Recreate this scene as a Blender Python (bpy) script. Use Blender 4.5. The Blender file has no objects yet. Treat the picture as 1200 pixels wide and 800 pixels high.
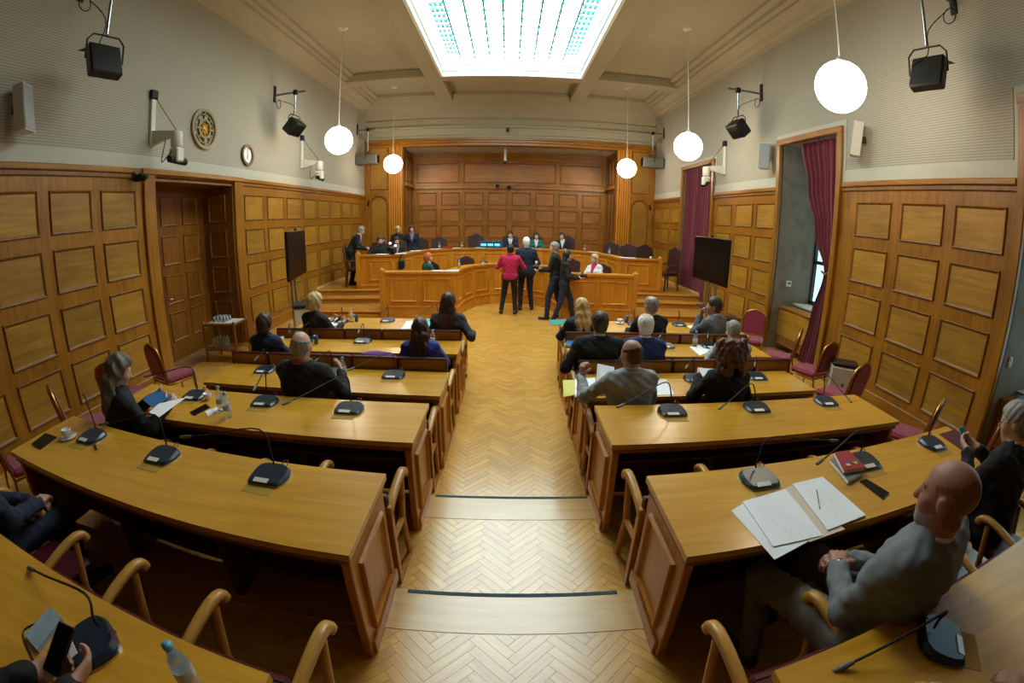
import bpy, bmesh, math, random
import numpy as np
from mathutils import Vector, Matrix
random.seed(7)
scene = bpy.context.scene
COL = scene.collection
PI = math.pi
# ------------------------------------------------------------------ camera
CF, CK, CPITCH, CROLL, CYAW = 522.0068, -0.04, 0.266988, 0.017224, 0.010958
CAM = Vector((0.0, 0.0, 2.2))
def rotm(roll, pitch, yaw):
    c, s = math.cos(roll), math.sin(roll)
    A = Matrix(((c, 0, -s), (0, 1, 0), (s, 0, c)))
    c, s = math.cos(pitch), math.sin(pitch)
    B = Matrix(((1, 0, 0), (0, c, s), (0, -s, c)))
    c, s = math.cos(yaw), math.sin(yaw)
    Cm = Matrix(((c, s, 0), (-s, c, 0), (0, 0, 1)))
    return Cm @ B @ A
CM = rotm(CROLL, CPITCH, CYAW)
def ray(px, py):
    x, y = px - 600.0, 400.0 - py
    r = math.hypot(x, y) or 1e-6
    q = r / CF
    th = q + CK * q ** 3
    return CM @ Vector((x / r * math.sin(th), math.cos(th), y / r * math.sin(th)))
def atz(px, py, z): d = ray(px, py); return CAM + d * ((z - CAM.z) / d.z)
def aty(px, py, y): d = ray(px, py); return CAM + d * (y / d.y)
def atx(px, py, x): d = ray(px, py); return CAM + d * (x / d.x)
def atd(px, py, t): return CAM + ray(px, py) * t
cd = bpy.data.cameras.new('camera'); cam = bpy.data.objects.new('camera', cd); COL.objects.link(cam)
cd.type = 'PANO'
cd.sensor_fit = 'HORIZONTAL'; cd.sensor_width = 36.0; cd.sensor_height = 24.0
fmm = CF * 36.0 / 1200.0
try:
    pc = cd; cd.panorama_type = 'FISHEYE_LENS_POLYNOMIAL'
except Exception:
    pc = cd.cycles; pc.panorama_type = 'FISHEYE_LENS_POLYNOMIAL'
pc.fisheye_fov = math.radians(178)
pc.fisheye_polynomial_k0 = 0.0
pc.fisheye_polynomial_k1 = -1.0 / fmm
pc.fisheye_polynomial_k2 = 0.0
pc.fisheye_polynomial_k3 = -CK / fmm ** 3
pc.fisheye_polynomial_k4 = 0.0
cd.clip_start = 0.05
right, fwd, up = CM @ Vector((1, 0, 0)), CM @ Vector((0, 1, 0)), CM @ Vector((0, 0, 1))
cam.matrix_world = Matrix(((right.x, up.x, -fwd.x, CAM.x), (right.y, up.y, -fwd.y, CAM.y), (right.z, up.z, -fwd.z, CAM.z), (0, 0, 0, 1)))
scene.camera = cam
# ------------------------------------------------------------------ world, exposure
w = bpy.data.worlds.new('world'); scene.world = w; w.use_nodes = True
bg = w.node_tree.nodes['Background']; bg.inputs[0].default_value = (0.80, 0.90, 1.0, 1); bg.inputs[1].default_value = 1.6
SKY_PANE = 6.0      # glowing skylight panes
GLOBE = 13.0         # opal globe lamps
vs = scene.view_settings
vs.view_transform = 'Standard'; vs.look = 'None'; vs.gamma = 1.0; vs.use_curve_mapping = False; vs.exposure = 0.78
try:
    scene.cycles.use_denoising = True; scene.cycles.max_bounces = 8; scene.cycles.sample_clamp_indirect = 6.0
except Exception: pass
# ------------------------------------------------------------------ materials
def _new(name):
    m = bpy.data.materials.new(name); m.use_nodes = True
    nt = m.node_tree; return m, nt, nt.nodes['Principled BSDF']
def N(nt, t, **kw):
    n = nt.nodes.new(t)
    for k, v in kw.items():
        if isinstance(k, str) and hasattr(n, k): setattr(n, k, v)
    return n
def rgb(h):
    h = h.lstrip('#'); o = []
    for i in (0, 2, 4):
        c = int(h[i:i+2], 16) / 255.0
        o.append(c / 12.92 if c <= 0.04045 else ((c + 0.055) / 1.055) ** 2.4)
    return (*o, 1.0)
def plain(name, col, rough=0.5, metal=0.0, noise=0.0, nscale=30.0, bump=0.0, emit=None, estr=0.0, trans=0.0, coat=0.0, sheen=0.0):
    m, nt, b = _new(name)
    c = rgb(col) if isinstance(col, str) else (*col, 1.0)
    b.inputs['Base Color'].default_value = c
    b.inputs['Roughness'].default_value = rough; b.inputs['Metallic'].default_value = metal
    if trans: b.inputs['Transmission Weight'].default_value = trans; b.inputs['IOR'].default_value = 1.45
    if coat: b.inputs['Coat Weight'].default_value = coat
    if sheen: b.inputs['Sheen Weight'].default_value = sheen
    if emit: b.inputs['Emission Color'].default_value = rgb(emit); b.inputs['Emission Strength'].default_value = estr
    if noise or bump:
        tc = N(nt, 'ShaderNodeTexCoord'); nz = N(nt, 'ShaderNodeTexNoise')
        nz.inputs['Scale'].default_value = nscale; nz.inputs['Detail'].default_value = 5
        nt.links.new(tc.outputs['Object'], nz.inputs['Vector'])
        if noise:
            mx = N(nt, 'ShaderNodeMixRGB'); mx.blend_type = 'MULTIPLY'; mx.inputs[0].default_value = 1
            rp = N(nt, 'ShaderNodeValToRGB'); rp.color_ramp.elements[0].position = 0.3; rp.color_ramp.elements[1].position = 0.7
            lo = 1 - noise; rp.color_ramp.elements[0].color = (lo, lo, lo, 1); rp.color_ramp.elements[1].color = (1, 1, 1, 1)
            nt.links.new(nz.outputs['Fac'], rp.inputs[0]); mx.inputs[1].default_value = c
            nt.links.new(rp.outputs[0], mx.inputs[2]); nt.links.new(mx.outputs[0], b.inputs['Base Color'])
        if bump:
            bp = N(nt, 'ShaderNodeBump'); bp.inputs['Strength'].default_value = bump; bp.inputs['Distance'].default_value = 0.01
            nt.links.new(nz.outputs['Fac'], bp.inputs['Height']); nt.links.new(bp.outputs[0], b.inputs['Normal'])
    return m
def wood(name, dark, light, rough=0.35, axis='X', scale=1.0, attr=None, spread=0.35, coat=0.0, fine=0.35):
    """oak-like grain stretched along one axis, shifted per object"""
    m, nt, b = _new(name)
    tc = N(nt, 'ShaderNodeTexCoord'); oi = N(nt, 'ShaderNodeObjectInfo')
    ad = N(nt, 'ShaderNodeVectorMath'); ad.operation = 'ADD'
    ml = N(nt, 'ShaderNodeVectorMath'); ml.operation = 'SCALE'; ml.inputs['Scale'].default_value = 1.0
    cb = N(nt, 'ShaderNodeCombineXYZ')
    rm = N(nt, 'ShaderNodeMath'); rm.operation = 'MULTIPLY'; rm.inputs[1].default_value = 37.0
    nt.links.new(oi.outputs['Random'], rm.inputs[0])
    for i in range(3): nt.links.new(rm.outputs[0], cb.inputs[i])
    nt.links.new(tc.outputs['Object'], ad.inputs[0]); nt.links.new(cb.outputs[0], ad.inputs[1])
    mp = N(nt, 'ShaderNodeMapping')
    sc = {'X': (1.2, 16, 16), 'Y': (16, 1.2, 16), 'Z': (16, 16, 1.2)}[axis]
    mp.inputs['Scale'].default_value = [q * scale for q in sc]
    nt.links.new(ad.outputs[0], mp.inputs['Vector'])
    n1 = N(nt, 'ShaderNodeTexNoise'); n1.inputs['Scale'].default_value = 1.0; n1.inputs['Detail'].default_value = 6; n1.inputs['Roughness'].default_value = 0.6; n1.inputs['Distortion'].default_value = 0.6
    nt.links.new(mp.outputs[0], n1.inputs['Vector'])
    n2 = N(nt, 'ShaderNodeTexNoise'); n2.inputs['Scale'].default_value = 5.0; n2.inputs['Detail'].default_value = 3
    nt.links.new(mp.outputs[0], n2.inputs['Vector'])
    n3 = N(nt, 'ShaderNodeTexNoise'); n3.inputs['Scale'].default_value = 1.7; n3.inputs['Detail'].default_value = 2
    nt.links.new(ad.outputs[0], n3.inputs['Vector'])
    a1 = N(nt, 'ShaderNodeMath'); a1.operation = 'MULTIPLY_ADD'; a1.inputs[1].default_value = fine; nt.links.new(n2.outputs['Fac'], a1.inputs[0]); nt.links.new(n1.outputs['Fac'], a1.inputs[2])
    a2 = N(nt, 'ShaderNodeMath'); a2.operation = 'MULTIPLY_ADD'; a2.inputs[1].default_value = 0.5; nt.links.new(n3.outputs['Fac'], a2.inputs[0]); nt.links.new(a1.outputs[0], a2.inputs[2])
    mr = N(nt, 'ShaderNodeMapRange'); mr.inputs['From Min'].default_value = 0.62; mr.inputs['From Max'].default_value = 1.2
    nt.links.new(a2.outputs[0], mr.inputs['Value'])
    mx = N(nt, 'ShaderNodeMixRGB'); mx.inputs[1].default_value = rgb(dark); mx.inputs[2].default_value = rgb(light)
    nt.links.new(mr.outputs[0], mx.inputs[0])
    out = mx.outputs[0]
    hv = N(nt, 'ShaderNodeHueSaturation')
    vm = N(nt, 'ShaderNodeMath'); vm.operation = 'MULTIPLY_ADD'; vm.inputs[1].default_value = spread; vm.inputs[2].default_value = 1 - spread / 2
    if attr:
        at = N(nt, 'ShaderNodeAttribute'); at.attribute_name = attr; nt.links.new(at.outputs['Fac'], vm.inputs[0])
    else: nt.links.new(oi.outputs['Random'], vm.inputs[0])
    nt.links.new(vm.outputs[0], hv.inputs['Value']); nt.links.new(out, hv.inputs['Color'])
    nt.links.new(hv.outputs[0], b.inputs['Base Color'])
    b.inputs['Roughness'].default_value = rough
    if coat: b.inputs['Coat Weight'].default_value = coat; b.inputs['Coat Roughness'].default_value = 0.2
    bp = N(nt, 'ShaderNodeBump'); bp.inputs['Strength'].default_value = 0.12; bp.inputs['Distance'].default_value = 0.004
    nt.links.new(n2.outputs['Fac'], bp.inputs['Height']); nt.links.new(bp.outputs[0], b.inputs['Normal'])
    return m
def perforated(name, col, hole, py=0.036, pz=0.04):
    """plaster-white acoustic board with rows of small slots, on planes of constant x"""
    m, nt, b = _new(name)
    tc = N(nt, 'ShaderNodeTexCoord'); sp = N(nt, 'ShaderNodeSeparateXYZ'); nt.links.new(tc.outputs['Object'], sp.inputs[0])
    def fr(o, p):
        d = N(nt, 'ShaderNodeMath'); d.operation = 'DIVIDE'; d.inputs[1].default_value = p; nt.links.new(o, d.inputs[0])
        f = N(nt, 'ShaderNodeMath'); f.operation = 'FRACT'; nt.links.new(d.outputs[0], f.inputs[0])
        return f.outputs[0]
    def lt(o, v):
        f = N(nt, 'ShaderNodeMath'); f.operation = 'LESS_THAN'; f.inputs[1].default_value = v; nt.links.new(o, f.inputs[0]); return f.outputs[0]
    a, c = lt(fr(sp.outputs['Y'], py), 0.72), lt(fr(sp.outputs['Z'], pz), 0.36)
    mu = N(nt, 'ShaderNodeMath'); mu.operation = 'MULTIPLY'; nt.links.new(a, mu.inputs[0]); nt.links.new(c, mu.inputs[1])
    mx = N(nt, 'ShaderNodeMixRGB'); mx.inputs[1].default_value = rgb(col); mx.inputs[2].default_value = rgb(hole)
    nt.links.new(mu.outputs[0], mx.inputs[0]); nt.links.new(mx.outputs[0], b.inputs['Base Color'])
    b.inputs['Roughness'].default_value = 0.8
    return m
M = {}
M['oak_v'] = wood('oak_vertical', '#6b4109', '#a76e19', axis='Z', spread=0.10)
M['oak_h'] = wood('oak_horizontal', '#6c4209', '#a96f19', axis='Y', spread=0.14)
M['oak_x'] = wood('oak_horizontal_x', '#6c4209', '#a96f19', axis='X', spread=0.14)
M['oak_field'] = wood('oak_panel_field', '#785212', '#ae7f26', axis='Y', spread=0.2, rough=0.42)
M['oak_field_x'] = wood('oak_panel_field_x', '#785212', '#ae7f26', axis='X', spread=0.22, rough=0.42)
M['moulding'] = wood('oak_moulding', '#5d390b', '#905d18', axis='Z', spread=0.1, rough=0.5)
M['oak_niche'] = wood('oak_niche_panel', '#784812', '#a96d24', axis='X', spread=0.16, rough=0.42)
M['arm_oak'] = wood('armrest_oak', '#a8732c', '#cf9a4a', axis='Y', spread=0.08)
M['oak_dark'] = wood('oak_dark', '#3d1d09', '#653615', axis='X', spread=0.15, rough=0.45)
M['oak_door'] = wood('oak_door', '#5c340c', '#8d5717', axis='Z', spread=0.1)
M['desk_top'] = wood('desk_top_oak', '#b9801c', '#d9a234', axis='X', rough=0.3, spread=0.08, coat=0.25, fine=0.25)
M['desk_side'] = wood('desk_side_oak', '#98590f', '#c68226', axis='Z', spread=0.08)
M['bar'] = wood('bar_oak', '#a86412', '#d18a24', axis='Z', spread=0.1)
M['bar_x'] = wood('bar_oak_x', '#a86412', '#d48e27', axis='X', spread=0.1)
M['parquet'] = wood('parquet', '#bb8638', '#dba84e', axis='X', rough=0.27, attr='rnd', spread=0.2, coat=0.8, scale=1.6)
M['parquet_gap'] = plain('parquet_joint', '#8a6230', 0.8, noise=0.2)
M['plank'] = wood('step_plank', '#b78a4a', '#d2a862', axis='X', rough=0.3, spread=0.05, coat=0.8)
M['stepwood'] = wood('rostrum_step_oak', '#96601f', '#c08a3c', axis='X', rough=0.35, spread=0.1)
M['tape'] = plain('blue_grey_tape', '#24424e', 0.7, noise=0.2, nscale=60)
M['perf'] = perforated('perforated_board', '#a6a08f', '#7f7b6f', 0.028, 0.034)
M['white'] = plain('white_plaster', '#b4b2a4', 0.85, noise=0.05, nscale=4)
M['ceil'] = plain('ceiling_plaster', '#a89e84', 0.9, noise=0.05, nscale=3)
M['skyframe'] = plain('skylight_white_frame', '#e4ece9', 0.6, noise=0.03, nscale=5)
M['pane'] = plain('skylight_glass', '#dff2ef', 0.3, emit='#e6f7f7', estr=SKY_PANE, noise=0.02)
M['pane_teal'] = plain('skylight_teal_glass', '#39b7b0', 0.3, emit='#49c4bd', estr=0.35, noise=0.02)
M['lead'] = plain('skylight_bars', '#2f6f70', 0.5, noise=0.1)
M['globe'] = plain('opal_glass', '#fff6e4', 0.3, emit='#fff0d6', estr=GLOBE, noise=0.02)
M['black'] = plain('black_plastic', '#101113', 0.35, noise=0.1)
M['blackmatte'] = plain('black_matte', '#0d0d0e', 0.7, noise=0.15)
M['screen'] = plain('screen_glass', '#050507', 0.3, noise=0.05)
M['screen'].node_tree.nodes['Principled BSDF'].inputs['Specular IOR Level'].default_value = 0.12
M['micbody'] = plain('microphone_shell', '#13283a', 0.32, noise=0.1)
M['chrome'] = plain('chrome', '#b9bcc0', 0.22, 1.0, noise=0.05)
M['steel'] = plain('brushed_steel', '#8f9296', 0.4, 1.0, noise=0.1)
M['gold'] = plain('gold_frame', '#b8893a', 0.32, 0.9, noise=0.1)
M['brass'] = plain('aged_brass', '#8a6a2c', 0.45, 0.8, noise=0.3, nscale=40)
M['bronze'] = plain('bronze_relief', '#8f8058', 0.5, 0.25, noise=0.3, nscale=50)
M['redfab'] = plain('crimson_upholstery', '#8d1f38', 0.85, noise=0.25, nscale=120, bump=0.2, sheen=0.3)
M['curtain'] = plain('burgundy_curtain', '#6a1226', 0.9, noise=0.25, nscale=25, sheen=0.4)
M['leather'] = plain('brown_leather', '#3c1d17', 0.4, noise=0.3, nscale=30, bump=0.15)
M['burg'] = plain('burgundy_leather', '#5a1622', 0.4, noise=0.25, nscale=30, bump=0.1)
M['seatedge'] = plain('oxblood_edge', '#4a1712', 0.4, noise=0.25, nscale=30)
M['offwhite'] = plain('off_white_plastic', '#cfcdc2', 0.5, noise=0.06)
M['greygrille'] = plain('grey_grille', '#9a9c9c', 0.7, noise=0.25, nscale=300)
M['greymetal'] = plain('grey_metal', '#6a6960', 0.55, 0.3, noise=0.15)
M['ochre'] = plain('ochre_card', '#a9812a', 0.8, noise=0.08)
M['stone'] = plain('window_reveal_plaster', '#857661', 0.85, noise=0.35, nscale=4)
def clear_pane(name, tint, gloss):
    m, nt, b = _new(name); tr = N(nt, 'ShaderNodeBsdfTransparent'); tr.inputs[0].default_value = rgb(tint)
    gl = N(nt, 'ShaderNodeBsdfGlossy'); gl.inputs['Roughness'].default_value = 0.05; mx = N(nt, 'ShaderNodeMixShader'); mx.inputs[0].default_value = gloss
    nt.links.new(tr.outputs[0], mx.inputs[1]); nt.links.new(gl.outputs[0], mx.inputs[2]); nt.links.new(mx.outputs[0], nt.nodes['Material Output'].inputs['Surface']); return m
M['glass'] = clear_pane('window_glass', '#d4e6e6', 0.08)
M['winframe'] = plain('dark_window_frame', '#2a221b', 0.5, noise=0.2)
M['clearp'] = plain('clear_plastic', '#dfe9ee', 0.12, trans=0.85, noise=0.02)
M['clearg'] = plain('clear_glass', '#eaf3f5', 0.04, trans=0.92, noise=0.02)
M['cap'] = plain('blue_bottle_cap', '#5fa3c9', 0.45, noise=0.05)
M['china'] = plain('white_china', '#e8e6e0', 0.25, noise=0.03)
M['skirting'] = plain('pale_skirting', '#c9a766', 0.5, noise=0.1)
# ------------------------------------------------------------------ mesh helpers
class MB:
    def __init__(s): s.v = []; s.f = []; s.m = []; s.sm = []
    def add(s, vs, fs, m=0, smooth=False, X=None):
        o = len(s.v)
        for p in vs:
            p = Vector(p)
            s.v.append(tuple(X @ p) if X is not None else tuple(p))
        for f in fs: s.f.append([i + o for i in f]); s.m.append(m); s.sm.append(smooth)
        return s
    def box(s, a, b, m=0, bev=0.0, X=None):
        lo = [min(a[i], b[i]) for i in range(3)]; hi = [max(a[i], b[i]) for i in range(3)]
        if bev <= 0:
            vs = [(x, y, z) for x in (lo[0], hi[0]) for y in (lo[1], hi[1]) for z in (lo[2], hi[2])]
            fs = [(0, 1, 3, 2), (4, 6, 7, 5), (0, 4, 5, 1), (2, 3, 7, 6), (0, 2, 6, 4), (1, 5, 7, 3)]
            return s.add(vs, fs, m, False, X)
        bev = min(bev, *[(hi[i] - lo[i]) * 0.45 for i in range(3)])
        idx = {}; vs = []
        for sx in (0, 1):
            for sy in (0, 1):
                for sz in (0, 1):
                    sg = (sx, sy, sz)
                    for ax in range(3):
                        p = [(hi[i] if sg[i] else lo[i]) if i == ax else ((hi[i] - bev) if sg[i] else (lo[i] + bev)) for i in range(3)]
                        idx[(sg, ax)] = len(vs); vs.append(p)
        fs = []
        for ax in range(3):
            b1, c1 = [i for i in range(3) if i != ax]
            for sgn in (0, 1):
                q = []
                for (p, r) in ((0, 0), (1, 0), (1, 1), (0, 1)):
                    sg = [0, 0, 0]; sg[ax] = sgn; sg[b1] = p; sg[c1] = r; q.append(idx[(tuple(sg), ax)])
                if (sgn == 1) == (ax == 1): q.reverse()
                fs.append(q)
        for ax in range(3):
            b1, c1 = [i for i in range(3) if i != ax]
            for p in (0, 1):
                for r in (0, 1):
                    g0 = [0, 0, 0]; g1 = [0, 0, 0]; g1[ax] = 1
                    for g in (g0, g1): g[b1] = p; g[c1] = r
                    g0, g1 = tuple(g0), tuple(g1)
                    q = [idx[(g0, b1)], idx[(g1, b1)], idx[(g1, c1)], idx[(g0, c1)]]
                    fs.append(s._ori(vs, q, lo, hi))
        for sx in (0, 1):
            for sy in (0, 1):
                for sz in (0, 1): fs.append(s._ori(vs, [idx[((sx, sy, sz), a)] for a in range(3)], lo, hi))
        return s.add(vs, fs, m, False, X)
    @staticmethod
    def _ori(vs, q, lo, hi):
        c = [(lo[i] + hi[i]) / 2 for i in range(3)]
        a, b, d = Vector(vs[q[0]]), Vector(vs[q[1]]), Vector(vs[q[2]])
        n = (b - a).cross(d - a)
        mid = sum((Vector(vs[i]) for i in q), Vector()) / len(q)
        return q if n.dot(mid - Vector(c)) > 0 else list(reversed(q))
    def prism(s, poly, z0, z1, m=0, X=None):
        n = len(poly)
        ar = sum(poly[i][0] * poly[(i + 1) % n][1] - poly[(i + 1) % n][0] * poly[i][1] for i in range(n))
        if ar < 0: poly = poly[::-1]
        vs = [(p[0], p[1], z0) for p in poly] + [(p[0], p[1], z1) for p in poly]
        fs = [list(range(n))[::-1], list(range(n, 2 * n))] + [(i, (i + 1) % n, n + (i + 1) % n, n + i) for i in range(n)]
        return s.add(vs, fs, m, False, X)
    def tube(s, pts, r, seg=8, m=0, X=None, smooth=True, caps=True, flat=1.0):
        pts = [Vector(p) for p in pts]; n = len(pts)
        rs = r if isinstance(r, (list, tuple)) else [r] * n
        vs = []; fs = []
        t0 = (pts[1] - pts[0]).normalized()
        u = t0.orthogonal().normalized()
        for i, p in enumerate(pts):
            t = (pts[min(i + 1, n - 1)] - pts[max(i - 1, 0)]).normalized()
            u = (u - t * u.dot(t)); u = u.normalized() if u.length > 1e-6 else t.orthogonal().normalized()
            w2 = t.cross(u)
            for k in range(seg):
                a = 2 * PI * k / seg
                vs.append(p + u * (math.cos(a) * rs[i]) + w2 * (math.sin(a) * rs[i] * flat))
        for i in range(n - 1):
            for k in range(seg):
                k2 = (k + 1) % seg
                fs.append((i * seg + k, i * seg + k2, (i + 1) * seg + k2, (i + 1) * seg + k))
        s.add(vs, fs, m, smooth, X)
        if caps:
            s.add(vs[:seg], [list(range(seg))[::-1]], m, False, X); s.add(vs[-seg:], [list(range(seg))], m, False, X)
        return s
    def lathe(s, prof, seg=16, m=0, X=None, smooth=True):
        vs = []; fs = []; n = len(prof)
        for (r, z) in prof:
            for k in range(seg):
                a = 2 * PI * k / seg; vs.append((r * math.cos(a), r * math.sin(a), z))
        for i in range(n - 1):
            for k in range(seg):
                k2 = (k + 1) % seg; fs.append((i * seg + k, i * seg + k2, (i + 1) * seg + k2, (i + 1) * seg + k))
        s.add(vs, fs, m, smooth, X)
        if prof[0][0] > 1e-5: s.add(vs[:seg], [list(range(seg))[::-1]], m, False, X)
        if prof[-1][0] > 1e-5: s.add(vs[-seg:], [list(range(seg))], m, False, X)
        return s
    def sphere(s, c, r, seg=16, rings=10, m=0, X=None):
        rr = r if isinstance(r, (list, tuple)) else (r, r, r)
        vs = []; fs = []
        for i in range(rings + 1):
            t = PI * i / rings
            for k in range(seg):
                a = 2 * PI * k / seg
                vs.append((c[0] + rr[0] * math.sin(t) * math.cos(a), c[1] + rr[1] * math.sin(t) * math.sin(a), c[2] - rr[2] * math.cos(t)))
        for i in range(rings):
            for k in range(seg):
                k2 = (k + 1) % seg; fs.append((i * seg + k, i * seg + k2, (i + 1) * seg + k2, (i + 1) * seg + k))
        return s.add(vs, fs, m, True, X)
    def ring(s, prof, pts_closed, m=0, X=None, smooth=False):
        """sweep: prof gives (offset outward, height) pairs around a closed 2D loop given as list of (pos2d, outward2d)"""
        n = len(pts_closed); k = len(prof); vs = []; fs = []
        for (p, o) in pts_closed:
            for (d, h) in prof: vs.append((p[0] + o[0] * d, p[1] + o[1] * d, h))
        for i in range(n):
            j = (i + 1) % n
            for q in range(k - 1): fs.append((i * k + q, j * k + q, j * k + q + 1, i * k + q + 1))
        return s.add(vs, fs, m, smooth, X)
    def mesh(s, name, mats):
        me = bpy.data.meshes.new(name); me.from_pydata(s.v, [], s.f)
        for mm in mats: me.materials.append(M[mm] if isinstance(mm, str) else mm)
        me.polygons.foreach_set('material_index', s.m); me.polygons.foreach_set('use_smooth', s.sm)
        me.update(); return me
    def build(s, name, mats, parent=None, X=None):
        return link(name, s.mesh(name, mats if isinstance(mats, (list, tuple)) else [mats]), parent, X)
def link(name, me, parent=None, X=None):
    o = bpy.data.objects.new(name, me); COL.objects.link(o)
    if parent is not None: o.parent = parent
    if X is not None: o.matrix_local = X
    return o
def tag(o, label, cat, group=None, kind=None):
    if label: o['label'] = label
    if cat: o['category'] = cat
    if group: o['group'] = group
    if kind: o['kind'] = kind
    return o
def thing(name, label, cat, loc=(0, 0, 0), rz=0.0, group=None):
    o = bpy.data.objects.new(name, None); COL.objects.link(o); o.location = loc; o.rotation_euler = (0, 0, rz)
    o.empty_display_size = 0.1
    return tag(o, label, cat, group)
def struct(o, label, cat=None):
    o['kind'] = 'structure'; o['label'] = label; o['category'] = cat or o.name.split('_')[0]; return o
def dup(root, loc, rz=None, label=None, group=None):
    r = root.copy(); COL.objects.link(r); r.location = loc
    if rz is not None: r.rotation_euler = (0, 0, rz)
    if label: r['label'] = label
    if group: r['group'] = group
    for ch in list(root.children):
        c = ch.copy(); COL.objects.link(c); c.parent = r
        for g in list(ch.children):
            d = g.copy(); COL.objects.link(d); d.parent = c
    return r
def T(x, y, z): return Matrix.Translation((x, y, z))
def RZ(a): return Matrix.Rotation(a, 4, 'Z')
def RX(a): return Matrix.Rotation(a, 4, 'X')
def RY(a): return Matrix.Rotation(a, 4, 'Y')
XL, XR = -5.246, 5.254
# ================================================================== THE SETTING
Y0, Y1 = -3.0, 16.0            # rear wall behind the camera, proscenium plane
ZW, ZC = 3.22, 6.19            # wainscot top, cornice foot
STEP = 0.09
E1, E2, E3 = 2.985, 1.855, 0.80   # far edges of the three seating tiers
def tier(y): return 0.0 if y > E1 else STEP if y > E2 else 2 * STEP if y > E3 else 3 * STEP
# ---- floor -------------------------------------------------------
b = MB()
for (ya, yb, z) in ((E1, 18.0, 0.0), (E2, E1, STEP), (E3, E2, 2 * STEP), (Y0, E3, 3 * STEP)):
    b.box((-6.0, ya, -0.2), (6.0, yb, z - 0.004))
floor = struct(b.build('floor', ['parquet_gap']), 'herringbone oak parquet floor with low steps in the aisle', 'floor')
PW = 0.4 / (math.sqrt(2) * 5); PN = 5
def clip(poly, lo, hi):
    for (v, sgn) in ((lo, 1), (hi, -1)):
        out = []
        for i in range(len(poly)):
            a, c = poly[i], poly[(i + 1) % len(poly)]
            da, dc = (a[1] - v) * sgn, (c[1] - v) * sgn
            if da >= 0: out.append(a)
            if (da >= 0) != (dc >= 0):
                t = da / (da - dc); out.append((a[0] + (c[0] - a[0]) * t, v))
        poly = out
        if len(poly) < 3: return []
    return poly
def block_verts(hor, g=0.0008):
    L2, W2 = PW * PN / 2 - g, PW / 2 - g
    a = PI / 4 if hor else -PI / 4
    c, s = math.cos(a), math.sin(a)
    return [(x * c - y * s, x * s + y * c) for (x, y) in ((-L2, -W2), (L2, -W2), (L2, W2), (-L2, W2))]
BV = {h: block_verts(h) for h in (True, False)}
cells = []
c45 = math.cos(PI / 4)
for k in range(-80, 290):
    for mm in range(-40, 40):
        for hor in (True, False):
            if hor: cx, cy = k + 2 * PN * mm + PN / 2, k + 0.5
            else: cx, cy = k + PN + 2 * PN * mm + 0.5, k + 1 - PN / 2
            cx, cy = cx * PW, cy * PW
            X_, Y_ = (cx - cy) * c45 + 0.06, (cx + cy) * c45
            if abs(X_) < 5.4 and 0.72 < Y_ < 12.3: cells.append((X_, Y_, hor))
rnd = random.Random(3)
TINT = [0.08, 0.3, 0.42, 0.5, 0.58, 0.66, 0.8, 0.97]
# grain must run along the block: a rotated copy of the wood per orientation is given by the block's own object rotation
def block_mesh_local(tint):
    g = 0.0008; mb = MB(); L2, W2 = PW * PN / 2 - g, PW / 2 - g
    mb.prism([(-L2, -W2), (L2, -W2), (L2, W2), (-L2, W2)], -0.012, 0.0)
    me = mb.mesh('parquet_block', ['parquet'])
    at = me.attributes.new('rnd', 'FLOAT', 'FACE'); at.data.foreach_set('value', [tint] * len(me.polygons))
    return me
BM = [block_mesh_local(t) for t in TINT]
rest_v, rest_f, rest_t = [], [], []
single = []
bands = ((E1 + 0.0, 99, 0.0), (E2, E1, STEP), (E3, E2, 2 * STEP))
for (cx, cy, hor) in cells:
    for (lo, hi, z) in bands:
        if cy < lo - 0.25 or cy > hi + 0.25: continue
        poly = [(p[0] + cx, p[1] + cy) for p in BV[hor]]
        q = clip(poly, lo, hi)
        if len(q) < 3: continue
        if len(q) == 4 and all(abs(a[0] - c[0]) + abs(a[1] - c[1]) < 1e-6 for a, c in zip(q, poly)) and -0.62 < cx < 0.75: single.append((cy, cx, cy, hor, z))
        else: rest_v.append((q, z))
single.sort()
for (_, cx, cy, hor, z) in single[300:]: rest_v.append(([(p[0] + cx, p[1] + cy) for p in BV[hor]], z))
for (_, cx, cy, hor, z) in single[:300]:
    o = link('parquet_block', rnd.choice(BM), floor, T(cx, cy, z) @ RZ(PI / 4 if hor else -PI / 4))
mb = MB(); tv = []
for (q, z) in rest_v:
    n0 = len(mb.f); mb.prism(q, z - 0.01, z); t = rnd.choice(TINT); tv += [t] * (len(mb.f) - n0)
me = mb.mesh('parquet_field', ['parquet'])
at = me.attributes.new('rnd', 'FLOAT', 'FACE'); at.data.foreach_set('value', tv)
o = link('parquet_field', me, floor); o['kind'] = 'stuff'
for (e, z) in ((E1, STEP), (E2, 2 * STEP), (E3, 3 * STEP)):
    mb = MB(); mb.box((-5.2, e - 0.30, z - 0.05), (5.2, e + 0.012, z + 0.003), 0, 0.006); mb.build('step_plank', ['plank'], floor)
    mb = MB(); mb.box((-5.2, e - 0.02, z - STEP), (5.2, e, z - 0.04)); mb.build('riser', ['oak_x'], floor)
    if e > 1:
        mb = MB(); mb.box((-0.56, e - 0.022, z + 0.003), (0.66, e + 0.004, z + 0.006)); mb.build('nosing_tape', ['tape'], floor)
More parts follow.
